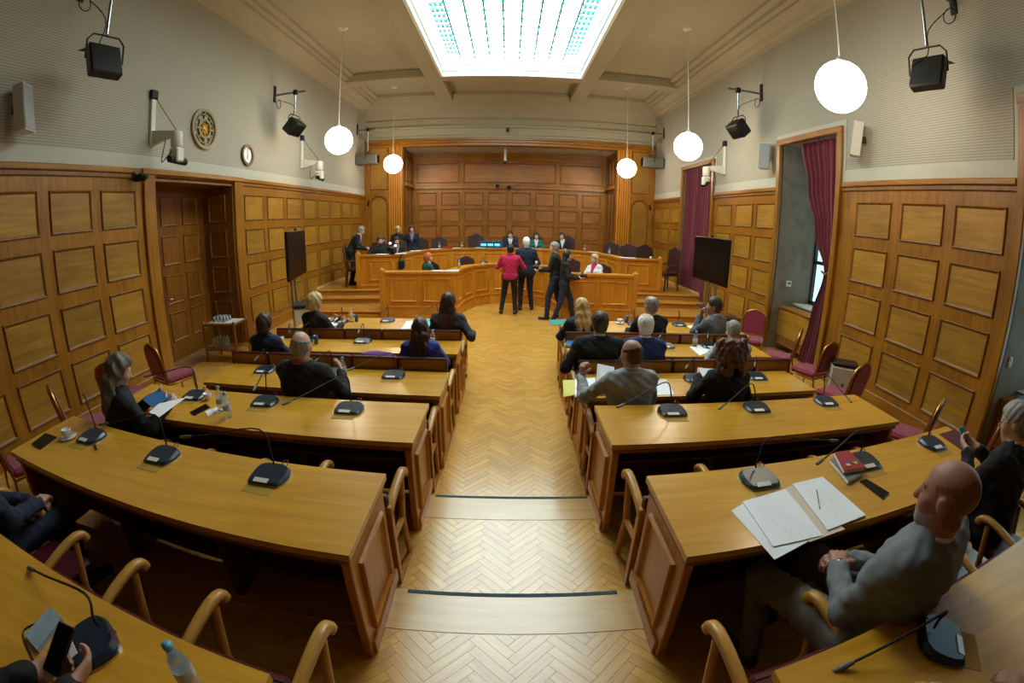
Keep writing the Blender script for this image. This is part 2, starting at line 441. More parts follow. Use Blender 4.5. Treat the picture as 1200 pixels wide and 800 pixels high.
# ---- panels ------------------------------------------------------
PCACHE = {}
def panel_mesh(w, h, fld='oak_field_x', arch=False, mo='moulding'):
    key = (round(w, 3), round(h, 3), fld, arch, mo)
    if key in PCACHE: return PCACHE[key]
    mb = MB(); prof = [(0.0, 0.0), (0.003, 0.016), (0.010, 0.024), (0.018, 0.021), (0.028, 0.010), (0.038, 0.003)]
    if not arch: loop = [(-w / 2, 0), (w / 2, 0), (w / 2, h), (-w / 2, h)]
    else:
        r = w / 2; loop = [(-r, 0), (r, 0)] + [(r * math.cos(a), h - r + r * math.sin(a)) for a in [PI * i / 14 for i in range(15)]]
    cx, cz = 0.0, h / 2
    n = len(loop); rows = []
    for (d, e) in prof:
        row = []
        for i in range(n):
            p0, p1, p2 = Vector(loop[i - 1]), Vector(loop[i]), Vector(loop[(i + 1) % n])
            a = (p1 - p0).normalized(); c = (p2 - p1).normalized()
            na, nc = Vector((-a.y, a.x)), Vector((-c.y, c.x)); nn = (na + nc); nn = nn / max(0.3, nn.dot(na))
            q = p1 + nn * d; row.append((q.x, e, q.y))
        rows.append(row)
    for j in range(len(prof) - 1):
        vs = rows[j] + rows[j + 1]
        mb.add(vs, [(i, n + i, n + (i + 1) % n, (i + 1) % n) for i in range(n)], 0)
    mb.add(rows[-1], [list(range(n))[::-1]], 1)
    me = mb.mesh('panel', [mo, fld]); PCACHE[key] = me; return me
def panel(parent, w, h, X, fld='oak_field_x', name='panel', arch=False, mo='moulding'):
    return link(name, panel_mesh(w, h, fld, arch, mo), parent, X)
ROWZ = [(2.39, 2.91), (1.70, 2.22), (1.01, 1.53), (0.335, 0.86)]
def panels_left(parent, ycs, w, x=XL, zmin=0.0):
    for yc in ycs:
        for (za, zb) in ROWZ:
            if za > zmin: panel(parent, w, zb - za, T(x, yc, za) @ RZ(-PI / 2))
def panels_right(parent, ycs, w, x=XR, zmin=0.0):
    for yc in ycs:
        for (za, zb) in ROWZ:
            if za > zmin: panel(parent, w, zb - za, T(x, yc, za) @ RZ(PI / 2))
# ---- left wall ---------------------------------------------------
b = MB(); b.box((XL - 0.3, Y0, ZW + 0.2), (XL, Y1, 7.2))
wall_left = struct(b.build('wall_left', ['perf']), 'white perforated upper wall over oak panelling with the door niche', 'wall')
def part(name, mats, parent, *boxes, bev=0.0):
    mb = MB()
    for (a, c) in boxes: mb.box(a, c, 0, bev)
    return mb.build(name, mats, parent)
part('plaster_band', ['white'], wall_left, ((XL - 0.3, Y0, ZW), (XL + 0.012, Y1, ZW + 0.2)))
part('wainscot', ['oak_v'], wall_left, ((XL - 0.3, Y0, 0), (XL, 5.42, ZW - 0.02)))
part('wainscot', ['oak_v'], wall_left, ((XL - 0.3, 7.72, 0), (XL, Y1, ZW - 0.02)))
part('door_lintel', ['oak_h'], wall_left, ((XL - 0.3, 5.42, 3.10), (XL, 7.72, ZW - 0.02)))
for (ya, yb) in ((Y0, 5.24), (8.0, 15.95)):
    part('cap_rail', ['oak_h'], wall_left, ((XL - 0.05, ya, ZW - 0.075), (XL + 0.05, yb, ZW + 0.004)), bev=0.012)
    part('frieze_bead', ['moulding'], wall_left, ((XL - 0.02, ya, ZW - 0.14), (XL + 0.025, yb, ZW - 0.075)), bev=0.01)
    part('skirting', ['oak_h'], wall_left, ((XL - 0.02, ya, 0.0), (XL + 0.025, yb, 0.22)), bev=0.008)
for (ya, yb) in ((5.25, 5.50), (7.70, 8.0)):
    part('pilaster', ['oak_v'], wall_left, ((XL - 0.05, ya, 0), (XL + 0.05, yb, ZW + 0.0)), bev=0.01)
part('cap_rail', ['oak_h'], wall_left, ((XL - 0.05, 5.20, ZW - 0.075), (XL + 0.08, 8.02, ZW + 0.01)), bev=0.012)
panels_left(wall_left, [4.77 - 0.835 * i for i in range(5)], 0.67)
panels_left(wall_left, [8.465 + 0.928 * i for i in range(8)], 0.765)
# door niche
XD = -5.97
for (a, c, nm) in (((XD, 5.50, 3.06), (XL, 7.70, 3.12), 'niche_soffit'), ((XD, 7.66, 0), (XL, 7.72, 3.08), 'door_reveal'), ((XD, 5.46, 0), (XL, 5.52, 3.08), 'door_reveal')):
    part(nm, ['oak_door'], wall_left, (a, c))
for (za, zb) in ROWZ:
    panel(wall_left, 0.42, zb - za, T(-5.62, 7.66, za) @ RZ(PI), 'oak_door')
b = MB(); b.box((XD - 0.06, 5.50, 0), (XD, 7.70, 3.1))
door_1 = struct(b.build('door_1', ['oak_door']), 'dark oak double door with square panels in the niche', 'door')
for yc in (5.95, 6.62, 7.22):
    for (za, zb) in ROWZ: panel(door_1, 0.46, zb - za, T(XD, yc, za) @ RZ(-PI / 2), 'oak_door')
part('meeting_strip', ['oak_dark'], door_1, ((XD, 6.26, 0), (XD + 0.03, 6.33, 3.05)), bev=0.008)
mb = MB(); mb.box((XD + 0.0, 6.36, 0.98), (XD + 0.012, 6.41, 1.18), 0, 0.004); mb.tube([(XD, 6.385, 1.12), (XD + 0.06, 6.385, 1.12), (XD + 0.065, 6.48, 1.12)], 0.009, 8)
mb.build('door_handle', ['chrome'], door_1)
# ---- right wall --------------------------------------------------
WIN = [(0.75, 2.83, 4.03), (6.15, 7.90, 4.06), (11.05, 13.15, 4.03)]
b = MB(); b.box((XR, Y0, 4.22), (XR + 1.05, Y1, 7.2))
for (ya, yb) in ((Y0, 0.58), (3.02, 5.98), (8.06, 10.9), (13.3, Y1)): b.box((XR, ya, ZW + 0.2), (XR + 1.05, yb, 4.22))
wall_right = struct(b.build('wall_right', ['perf']), 'white perforated upper wall over oak panelling with tall windows', 'wall')
bx = []
for (ya, yb) in ((Y0, 0.58), (3.0, 5.98), (8.07, 10.88), (13.32, Y1)): bx.append(((XR - 0.012, ya, ZW), (XR + 1.05, yb, ZW + 0.2)))
for (ya, yb, zt) in WIN:
    bx += [((XR - 0.012, ya - 0.17, zt), (XR + 1.05, yb + 0.17, zt + 0.19)), ((XR - 0.012, ya - 0.17, ZW), (XR + 1.05, ya, zt)), ((XR - 0.012, yb, ZW), (XR + 1.05, yb + 0.17, zt))]
part('plaster_band', ['white'], wall_right, *bx)
for (ya, yb) in ((Y0, 0.75), (2.83, 6.15), (7.90, 11.05), (13.15, Y1)):
    part('wainscot', ['oak_v'], wall_right, ((XR, ya, 0), (XR + 1.05, yb, ZW - 0.02)))
    part('cap_rail', ['oak_h'], wall_right, ((XR - 0.05, ya + 0.12, ZW - 0.075), (XR + 0.05, yb - 0.12, ZW + 0.004)), bev=0.012)
    part('frieze_bead', ['moulding'], wall_right, ((XR - 0.025, ya + 0.1, ZW - 0.14), (XR + 0.02, yb - 0.1, ZW - 0.075)), bev=0.01)
    part('skirting', ['oak_h'], wall_right, ((XR - 0.025, ya + 0.1, 0.0), (XR + 0.02, yb - 0.1, 0.22)), bev=0.008)
panels_right(wall_right, [3.435, 4.352, 5.30], 0.75)
panels_right(wall_right, [8.385, 9.345, 10.35], 0.80)
panels_right(wall_right, [13.75, 14.65, 15.5], 0.72)
def fold_sheet(pts_at, z0, z1, nz, nu, amp, nf, base, ph=0.0):
    """hanging cloth: pts_at(z) -> (ya, yb, depth scale); folds run down the sheet"""
    vs, fs = [], []
    for i in range(nz + 1):
        z = z0 + (z1 - z0) * i / nz; ya, yb, dp = pts_at(z)
        for j in range(nu + 1):
            u = j / nu
            vs.append((base + dp * amp * (math.sin(u * nf * 2 * PI + ph) + 0.35 * math.sin(u * nf * 4.3 * PI + 1.3 + z * 0.6)), ya + (yb - ya) * u, z))
    for i in range(nz):
        for j in range(nu):
            a = i * (nu + 1) + j; fs.append((a, a + 1, a + nu + 2, a + nu + 1))
    mb = MB(); mb.add(vs, fs, 0, True); return mb
for wi, (ya, yb, zt) in enumerate(WIN):
    lab = ['tall window at the end of the panelled wall with papers on its sill', 'tall window with one curtain tied back beside the radiator cover', 'tall window by the rostrum covered by a drawn curtain'][wi]
    b = MB(); xo = XR + 1.0
    for (y_, w_) in ((ya, 0.07), (yb - 0.07, 0.07), ((ya + yb) / 2 - 0.04, 0.08)): b.box((xo - 0.05, y_, 0.95), (xo + 0.02, y_ + w_, zt))
    for z_ in (0.95, 1.78, 2.6, 3.4, zt - 0.07): b.box((xo - 0.05, ya, z_), (xo + 0.02, yb, z_ + 0.07))
    win = struct(b.build('window_%d' % (wi + 1), ['winframe']), lab, 'window')
    ym = (ya + yb) / 2
    for (pa, pb) in ((ya + 0.07, ym - 0.04), (ym + 0.04, yb - 0.07)):
        for (za, zb) in ((1.02, 1.78), (1.85, 2.6), (2.67, 3.4), (3.47, zt - 0.07)):
            part('pane', ['glass'], win, ((xo - 0.018, pa, za), (xo - 0.010, pb, zb)))
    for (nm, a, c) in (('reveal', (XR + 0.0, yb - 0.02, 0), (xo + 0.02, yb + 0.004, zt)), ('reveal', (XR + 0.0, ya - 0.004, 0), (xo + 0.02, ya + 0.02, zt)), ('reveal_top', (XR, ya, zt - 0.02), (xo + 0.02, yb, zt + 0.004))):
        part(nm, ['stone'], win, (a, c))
    part('apron', ['oak_h'], win, ((xo - 0.04, ya, 0), (xo + 0.02, yb, 0.95)))
    part('sill', ['white'], win, ((XR + 0.53, ya + 0.02, 0.90), (xo, yb - 0.02, 0.94)), bev=0.006)
    for (nm, a, c) in (('casing', (XR - 0.07, ya - 0.10, 0), (XR + 0.03, ya + 0.02, zt + 0.09)), ('casing', (XR - 0.07, yb - 0.02, 0), (XR + 0.03, yb + 0.10, zt + 0.09)), ('casing_head', (XR - 0.075, ya - 0.11, zt - 0.02), (XR + 0.03, yb + 0.11, zt + 0.095))):
        part(nm, ['oak_v' if nm == 'casing' else 'oak_h'], win, (a, c), bev=0.012)
    # radiator cover under the sill
    t = thing('radiator_cover', ['oak radiator cover under the sill at the end of the panelled wall', 'oak radiator cover with slotted grille below the tied back curtain', 'oak radiator cover behind the drawn curtain'][wi], 'radiator cover', (0, 0, 0))
    xr = XR + 0.20
    part('cover_box', ['oak_field'], t, ((xr + 0.02, ya + 0.03, 0.30), (xr + 0.30, yb - 0.03, 0.84)))
    part('cover_top', ['oak_h'], t, ((xr - 0.01, ya + 0.025, 0.84), (xr + 0.32, yb - 0.025, 0.88)), bev=0.008)
    for yy in (ya + 0.03, yb - 0.10): part('cover_foot', ['oak_v'], t, ((xr + 0.03, yy, 0), (xr + 0.3, yy + 0.07, 0.30)))
    g = part('grille', ['oak_dark'], t, ((xr + 0.012, ya + 0.05, 0.17), (xr + 0.03, yb - 0.05, 0.30)))
    mb = MB()
    for r_ in range(3):
        for q in range(24):
            y_ = ya + 0.09 + q * (yb - ya - 0.18) / 24; mb.box((xr + 0.004, y_, 0.185 + r_ * 0.04), (xr + 0.013, y_ + 0.045, 0.205 + r_ * 0.04))
    o = mb.build('grille_bars', ['oak_field'], g); o['kind'] = 'stuff'
    part('grille_rail', ['oak_h'], t, ((xr + 0.005, ya + 0.03, 0.13), (xr + 0.04, yb - 0.03, 0.17)), bev=0.006)
# curtains
def lerp_tab(tab, z):
    for (a, c) in zip(tab[:-1], tab[1:]):
        if a[0] <= z <= c[0]:
            t = (z - a[0]) / (c[0] - a[0]); t = t * t * (3 - 2 * t); return [p + (q - p) * t for p, q in zip(a[1:], c[1:])]
    return list(tab[-1][1:])
tab = [(0.06, 6.24, 6.78, 1.0), (0.9, 6.22, 6.64, 0.9), (1.72, 6.22, 6.44, 0.45), (2.4, 6.2, 6.80, 0.9), (3.2, 6.2, 7.12, 1.0), (4.02, 6.19, 7.35, 1.0)]
c1 = fold_sheet(lambda z: lerp_tab(tab, z), 0.06, 4.02, 40, 90, 0.035, 7, XR + 0.09).build('curtain', ['curtain'])
tag(c1, 'burgundy curtain tied back at one side of the window by the thermostat', 'curtain')
mb = MB(); mb.tube([(XR + 0.03, 6.2, 1.78), (XR + 0.02, 6.33, 1.70), (XR + 0.05, 6.47, 1.74)], 0.02, 8); mb.build('tie_band', ['curtain'], c1)
c2 = fold_sheet(lambda z: (11.16, 13.05, 1.0), 0.12, 3.98, 20, 160, 0.035, 15, XR + 0.02).build('curtain', ['curtain'])
tag(c2, 'burgundy curtain drawn across the window beside the rostrum steps', 'curtain')
# ---- proscenium, niche ------------------------------------------
b = MB(); b.box((-6.0, Y1 + 0.02, 5.16), (6.0, Y1 + 0.5, 7.3))
wall_front = struct(b.build('wall_front', ['ceil']), 'cream end wall above the oak proscenium and panelled rostrum niche', 'wall')
for s in (-1, 1):
    part('proscenium_wing', ['oak_v'], wall_front, ((s * 3.82, Y1, 0.45), (s * 5.30, Y1 + 0.35, 5.17)))
    part('fluted_pilaster', ['bar'], wall_front, *[((s * (3.84 + 0.085 * i), Y1 - 0.06, 0.45), (s * (3.90 + 0.085 * i), Y1, 4.95)) for i in range(6)], bev=0.012)
    part('pilaster_edge', ['oak_v'], wall_front, ((s * 5.05, Y1 - 0.05, 0.45), (s * 5.25, Y1, 5.05)), bev=0.012)
    panel(wall_front, 0.66, 1.55, T(s * 4.70, Y1, 3.40) @ RZ(PI), 'oak_field')
    panel(wall_front, 0.62, 2.55, T(s * 4.70, Y1 - 0.01, 0.60) @ RZ(PI), 'oak_field', 'arched_panel', True)
    mb = MB(); r0, r1 = 0.36, 0.44; n = 16
    for i in range(n):
        a0, a1 = PI * i / n, PI * (i + 1) / n
        P4 = [(s * 4.70 + r * math.cos(a), 2.83 + r * math.sin(a)) for (r, a) in ((r0, a0), (r1, a0), (r1, a1), (r0, a1))]
        mb.add([(p[0], Y1 - d, p[1]) for d in (0.0, 0.05) for p in P4], [(4, 5, 6, 7), (0, 1, 5, 4), (2, 3, 7, 6), (0, 3, 7, 4), (1, 2, 6, 5)], 0)
    mb.build('arch_moulding', ['oak_v'], wall_front)
for (za, zb, d) in ((4.93, 5.03, 0.03), (5.03, 5.12, 0.07), (5.12, 5.19, 0.11)):
    part('entablature', ['oak_x'], wall_front, ((-5.25, Y1 - d, za), (5.25, Y1 + 0.35, zb)), bev=0.01)
for (za, zb, d) in ((5.19, 5.30, 0.04), (5.58, 5.66, 0.05), (5.86, 5.92, 0.04)):
    part('plaster_fillet', ['ceil'], wall_front, ((-5.25, Y1 - d, za), (5.25, Y1 + 0.02, zb)), bev=0.01)
YN = 17.75
part('niche_back', ['oak_v'], wall_front, ((-3.9, YN, 0.45), (3.9, YN + 0.1, 5.2)))
for s in (-1, 1):
    part('niche_side', ['oak_door'], wall_front, ((s * 3.82, Y1 + 0.3, 0.45), (s * 3.92, YN, 5.2)))
    for (za, zb) in ((0.75, 3.45), (3.75, 4.6)):
        for yc in (16.75, 17.35): panel(wall_front, 0.42, zb - za, T(s * 3.82, yc, za) @ RZ(-PI / 2 if s < 0 else PI / 2), 'oak_door')
    part('niche_rail', ['oak_h'], wall_front, ((s * 3.75, Y1 + 0.34, 3.55), (s * 3.83, YN, 3.68)), bev=0.01)
part('niche_ceiling', ['white'], wall_front, ((-3.9, Y1 + 0.3, 4.93), (3.9, YN + 0.1, 5.05)))
part('niche_rail', ['oak_x'], wall_front, ((-3.82, YN - 0.06, 3.50), (3.82, YN, 3.62)), bev=0.012)
part('niche_rail', ['oak_x'], wall_front, ((-3.82, YN - 0.05, 4.62), (3.82, YN, 4.76)), bev=0.012)
for i in range(8):
    xc = -3.24 + i * 0.925
    for (za, zb) in ((2.85, 3.36), (2.22, 2.70), (1.58, 2.06), (0.95, 1.43)):
        panel(wall_front, 0.74, zb - za, T(xc, YN, za) @ RZ(PI), 'oak_niche')
for (xa, xb) in ((-3.66, -1.98), (-1.80, 1.80), (1.98, 3.66)):
    panel(wall_front, xb - xa, 0.78, T((xa + xb) / 2, YN, 3.74) @ RZ(PI), 'oak_niche')
# ---- rear wall (behind the camera) and ceiling -------------------
b = MB(); b.box((-6, Y0 - 0.3, 0), (6, Y0, 7.2)); wall_back = struct(b.build('wall_back', ['oak_door']), 'dark oak wall at the public end of the hall', 'wall')
part('wainscot', ['oak_v'], wall_back, ((XL, Y0, 0), (XR, Y0 + 0.03, ZW)))
ZB, ZT, ZG = 6.50, 6.75, 7.0
SX, SYA, SYB = 2.02, 4.6, 12.93
b = MB()
b.box((-5.6, Y0 - 0.2, ZT), (-2.3, Y1 + 0.3, ZT + 0.1)); b.box((2.3, Y0 - 0.2, ZT), (5.6, Y1 + 0.3, ZT + 0.1))
b.box((-2.3, Y0 - 0.2, ZT), (2.3, SYA - 0.4, ZT + 0.1)); b.box((-2.3, SYB + 0.4, ZT), (2.3, Y1 + 0.3, ZT + 0.1))
ceiling = struct(b.build('ceiling', ['ceil']), 'cream coffered plaster ceiling around the skylight', 'ceiling')
for s in (-1, 1):
    part('beam', ['ceil'], ceiling, ((s * SX, Y0, ZB), (s * 2.50, Y1 + 0.02, 7.25)), bev=0.012)
    part('beam_bead', ['ceil'], ceiling, ((s * 2.50, Y0, ZB + 0.10), (s * 2.57, Y1, ZT)), bev=0.02)
    for (ya, yb) in ((SYB, SYB + 0.5), (7.6, 7.6 + 0.0)):
        if yb > ya: part('cross_beam', ['ceil'], ceiling, ((s * 2.5, ya, ZB), (s * 5.25, yb, ZT)), bev=0.012)
    mb = MB()
    prof = [(0.0, ZC), (0.05, ZC), (0.06, ZC + 0.07), (0.12, ZC + 0.10), (0.16, ZC + 0.20), (0.27, ZC + 0.27), (0.36, ZC + 0.30), (0.36, ZC + 0.36), (0.46, ZC + 0.38), (0.47, ZC + 0.46), (0.60, ZC + 0.49), (0.61, ZT)]
    xw = XL if s < 0 else XR
    vs = [(xw - s * d, y_, z_) for y_ in (Y0, Y1) for (d, z_) in prof]; n = len(prof)
    mb.add(vs, [(i, i + 1, n + i + 1, n + i) if s > 0 else (i + 1, i, n + i, n + i + 1) for i in range(n - 1)], 0)
    mb.build('cornice', ['ceil'], ceiling)
part('cross_beam', ['ceil'], ceiling, ((-SX, SYB, ZB), (SX, SYB + 0.5, 7.25)), bev=0.012)
part('cross_beam', ['ceil'], ceiling, ((-SX, SYA - 0.5, ZB), (SX, SYA, 7.25)), bev=0.012)
mb = MB()
prof = [(0.0, 5.92), (0.04, 5.98), (0.06, 6.12), (0.13, 6.26), (0.25, 6.38), (0.34, 6.42), (0.35, 6.52), (0.5, 6.58), (0.51, ZT)]
n = len(prof)
mb.add([(x_, Y1 + 0.02 - d, z_) for x_ in (-5.25, 5.25) for (d, z_) in prof], [(i + 1, i, n + i, n + i + 1) for i in range(n - 1)], 0, True); mb.build('cove', ['ceil'], ceiling)
for (xa, xb) in ((-1.95, 1.95), (-4.6, -2.57), (2.57, 4.6)):
    for (ya, yb) in ((SYB + 0.5, SYB + 0.56), (15.40, 15.46)): part('coffer_bead', ['ceil'], ceiling, ((xa, ya, ZT - 0.13), (xb, yb, ZT)), bev=0.015)
# skylight
b = MB()
loops = [(SX + 0.02, SYA - 0.02, SYB + 0.02, ZB - 0.02), (SX - 0.05, SYA + 0.05, SYB - 0.05, ZB - 0.02), (SX - 0.05, SYA + 0.05, SYB - 0.05, ZB + 0.12), (SX - 0.09, SYA + 0.09, SYB - 0.09, ZB + 0.14), (SX - 0.09, SYA + 0.09, SYB - 0.09, ZB + 0.30), (SX - 0.11, SYA + 0.13, SYB - 0.13, ZB + 0.32), (SX - 0.11, SYA + 0.17, SYB - 0.17, ZG + 0.02)]
vs = []
for (hx, ya, yb, z_) in loops: vs += [(-hx, ya, z_), (hx, ya, z_), (hx, yb, z_), (-hx, yb, z_)]
b.add(vs, [(4 * j + i, 4 * j + (i + 1) % 4, 4 * j + 4 + (i + 1) % 4, 4 * j + 4 + i) for j in range(len(loops) - 1) for i in range(4)], 0)
skylight = struct(b.build('skylight', ['skyframe']), 'bright glazed skylight with a white stepped frame and teal bars', 'skylight')
gx, gya, gyb = SX - 0.11, SYA + 0.17, SYB - 0.17
xs = [-gx] + [-1.45 + 0.4143 * i for i in range(8)] + [gx]
ROWP = 0.885; nrow = int((gyb - 0.42 - gya) / ROWP)
ys = [gyb, gyb - 0.42] + [gyb - 0.42 - ROWP * (i + 1) for i in range(nrow)] + [gya]
PM = {}
for i in range(len(xs) - 1):
    for j in range(len(ys) - 1):
        wx, wy = xs[i + 1] - xs[i], ys[j] - ys[j + 1]
        key = (round(wx, 3), round(wy, 3))
        if key not in PM:
            q = MB(); q.box((-wx / 2 + 0.008, -wy / 2 + 0.006, 0), (wx / 2 - 0.008, wy / 2 - 0.006, 0.01)); PM[key] = q.mesh('pane', ['pane'])
        link('pane', PM[key], skylight, T((xs[i] + xs[i + 1]) / 2, (ys[j] + ys[j + 1]) / 2, ZG + 0.01))
for x_ in xs[1:-1]: part('glazing_bar', ['lead'], skylight, ((x_ - 0.020, gya, ZG - 0.02), (x_ + 0.020, gyb, ZG + 0.015)))
for y_ in ys[1:-1]: part('cross_bar', ['lead'], skylight, ((-gx, y_ - 0.006, ZG - 0.006), (gx, y_ + 0.006, ZG + 0.012)))
mb = MB()
for s in (-1, 1):
    y_ = gyb - 0.45
    while y_ > gya + 0.2:
        for q in range(3):
            xx = s * (1.50 + q * 0.105)
            mb.box((xx, y_ - 0.06, ZG - 0.004), (xx + s * 0.075, y_ + 0.08, ZG + 0.008))
        mb.box((s * 1.46, y_ - 0.12, ZG - 0.012), (s * 1.84, y_ - 0.085, ZG + 0.008))
        y_ -= 0.295
for x_ in xs[1:-1]:
    y_ = gyb - 0.42
    while y_ > gya:
        mb.box((x_ - 0.042, y_ - 0.04, ZG - 0.026), (x_ + 0.042, y_ + 0.04, ZG + 0.006)); y_ -= 0.4425
o = mb.build('teal_ornament', ['pane_teal'], skylight); o['kind'] = 'stuff'
# ---- rostrum platform and steps ---------------------------------
b = MB()
b.box((XL, 11.4, 0), (-2.72, 18.0, 0.45)); b.box((2.80, 11.4, 0), (XR, 18.0, 0.45)); b.box((-2.72, 14.1, 0), (2.80, 18.0, 0.45))
rostrum = struct(b.build('rostrum_floor', ['stepwood']), 'raised oak rostrum platform with steps at both sides', 'platform')
for s in (-1, 1):
    xw = XL if s < 0 else XR
    part('landing', ['stepwood'], rostrum, ((s * 2.6, 10.05, 0), (xw, 11.4, 0.15)))
    part('nosing', ['bar_x'], rostrum, ((s * 2.72, 10.02, 0.115), (xw, 10.10, 0.155)), bev=0.012)
    part('step', ['stepwood'], rostrum, ((s * 3.0, 11.0, 0.15), (xw, 11.42, 0.30)))
    part('nosing', ['bar_x'], rostrum, ((s * 3.02, 10.97, 0.265), (xw, 11.05, 0.305)), bev=0.012)
    part('nosing', ['bar_x'], rostrum, ((s * 2.9, 11.37, 0.415), (xw, 11.45, 0.455)), bev=0.012)
    mb = MB()   # rounded lowest step beside the bar end
    pl = [(s * 4.2, 9.99), (s * 3.2, 9.99)] + [(s * (3.2 - 0.5 * math.sin(a)), 10.35 - 0.36 * math.cos(a)) for a in [PI / 2 * i / 6 for i in range(7)]] + [(s * 2.7, 10.6), (s * 4.2, 10.6)]
    mb.prism(pl, 0.0, 0.075); mb.build('curved_step', ['bar_x'], rostrum)
    part('skirting', ['skirting'], rostrum, ((xw, 11.45, 0.45), (xw - s * 0.03, 15.9, 0.52)), bev=0.006)
# ================================================================== DESKS AND SEATS
b = MB(); b.box((-2.3, 14.75, 0.45), (2.6, 17.74, 0.55)); part_o = b.build('podium', ['stepwood'], rostrum)
DH = 0.75
ROWS = {  # far y, near y at the aisle; aisle x left/right; outer x left/right; slope, curvature; floor
    'A': (6.55, 5.75, -0.60, 0.76, -3.10, 3.55, 0.0, 0.0, 0.0),
    'B': (5.29, 4.73, -0.555, 0.70, -3.05, 3.30, 0.0, 0.002, 0.0),
    'C': (4.12, 3.50, -0.565, 0.685, -3.05, 3.14, 0.034, 0.002, 0.0),
    'D': (3.13, 2.49, -0.595, 0.68, -3.42, 3.33, 0.010, 0.010, STEP),
    'E': (1.97, 1.325, -0.63, 0.75, -3.42, 3.55, 0.035, 0.022, 2 * STEP),
    'F': (0.67, 0.02, -0.67, 0.80, -3.4, 3.5, 0.105, 0.004, 3 * STEP)}
NTH = {'A': 'first', 'B': 'second', 'C': 'third', 'D': 'fourth', 'E': 'fifth', 'F': 'last'}
def dyf(row, x, s):
    r = ROWS[row]; xi = r[2] if s < 0 else r[3]; d = max(0.0, abs(x) - abs(xi)); return r[6] * d + r[7] * d * d
def curve_prism(mb, row, s, xa, xb, ya, yb, z0, z1, m=0, n=10):
    """slab between two x and two aisle-side y values that follows the row's bend"""
    P_, Q_ = [], []
    for i in range(n + 1):
        x = xa + (xb - xa) * i / n; d = dyf(row, x, s); P_.append((x, ya + d)); Q_.append((x, yb + d))
    n1 = n + 1; vs = [(p[0], p[1], z) for z in (z0, z1) for L in (P_, Q_) for p in L]
    fs = []
    A0, B0, A1, B1 = 0, n1, 2 * n1, 3 * n1
    for i in range(n):
        fs += [(A0 + i, A0 + i + 1, B0 + i + 1, B0 + i), (A1 + i, B1 + i, B1 + i + 1, A1 + i + 1), (A0 + i, A1 + i, A1 + i + 1, A0 + i + 1), (B0 + i, B0 + i + 1, B1 + i + 1, B1 + i)]
    fs += [(A0, B0, B1, A1), (A0 + n, A1 + n, B1 + n, B0 + n)]
    flip = (xb > xa) == (yb > ya)
    if not flip: fs = [f[::-1] for f in fs]
    else: fs = fs
    mb.add(vs, [f[::-1] for f in fs], m); return mb
SIDE = {-1: 'on the door side', 1: 'on the window side'}
DESKTOP = {}
for row in 'ABCDEF':
    yf, yn, xl, xr, ol, orr, a_, b_, fz = ROWS[row]
    for s in (-1, 1):
        xi, xo = (xl, ol) if s < 0 else (xr, orr)
        t = thing('bench_desk', '%s long oak bench desk from the rostrum, %s of the aisle' % (NTH[row], SIDE[s]) if row != 'F' else 'last long oak bench desk, farthest from the rostrum, %s' % SIDE[s], 'desk', ((xi + xo) / 2, 0, fz), 0, 'rows of bench desks facing the rostrum')
        off = T(-(xi + xo) / 2, 0, -fz)
        top = fz + DH; DESKTOP[row] = top
        def bd(mb, nm, mt, par=t): 
            o = mb.build(nm, mt, par); o.matrix_local = off if par is t else Matrix.Identity(4); return o
        mb = MB(); curve_prism(mb, row, s, xi, xo, yf, yn, top - 0.035, top); bd(mb, 'desk_top', ['desk_top'])
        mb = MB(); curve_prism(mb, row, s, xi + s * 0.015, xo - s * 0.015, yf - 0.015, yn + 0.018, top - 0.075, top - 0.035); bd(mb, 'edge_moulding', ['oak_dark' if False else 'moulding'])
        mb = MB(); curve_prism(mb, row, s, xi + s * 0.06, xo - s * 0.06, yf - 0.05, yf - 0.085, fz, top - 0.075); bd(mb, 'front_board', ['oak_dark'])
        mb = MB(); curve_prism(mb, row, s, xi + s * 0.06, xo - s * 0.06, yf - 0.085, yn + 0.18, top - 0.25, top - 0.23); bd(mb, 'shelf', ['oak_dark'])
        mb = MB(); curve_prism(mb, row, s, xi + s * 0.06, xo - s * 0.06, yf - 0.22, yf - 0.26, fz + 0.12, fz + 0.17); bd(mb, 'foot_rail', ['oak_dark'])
        for k, xx in enumerate((xi, xo)):
            sg = s if k == 0 else -s; d = dyf(row, xx, s)
            mb = MB(); mb.box((xx + sg * 0.02, yn + 0.03 + d, fz), (xx + sg * 0.065, yf - 0.03 + d, top - 0.075), 0, 0.006)
            mb.box((xx + sg * 0.004, yn + 0.06 + d, fz), (xx + sg * 0.03, yf - 0.02 + d, fz + 0.09), 0, 0.006)
            e = bd(mb, 'end_panel', ['desk_side'])
            dep = yf - yn
            panel(e, dep - 0.24, 0.46, T(xx + sg * 0.02, (yf + yn) / 2 + d, fz + 0.135) @ RZ(PI / 2 if sg > 0 else -PI / 2), 'desk_side', 'raised_panel', mo='desk_side')
        for q in (1, 2):
            xx = xi + (xo - xi) * q / 3; d = dyf(row, xx, s)
            mb = MB(); mb.box((xx - 0.03, yf - 0.40 + d, fz + 0.0), (xx + 0.03, yf - 0.08 + d, top - 0.25), 0, 0.006); bd(mb, 'support', ['oak_dark'])
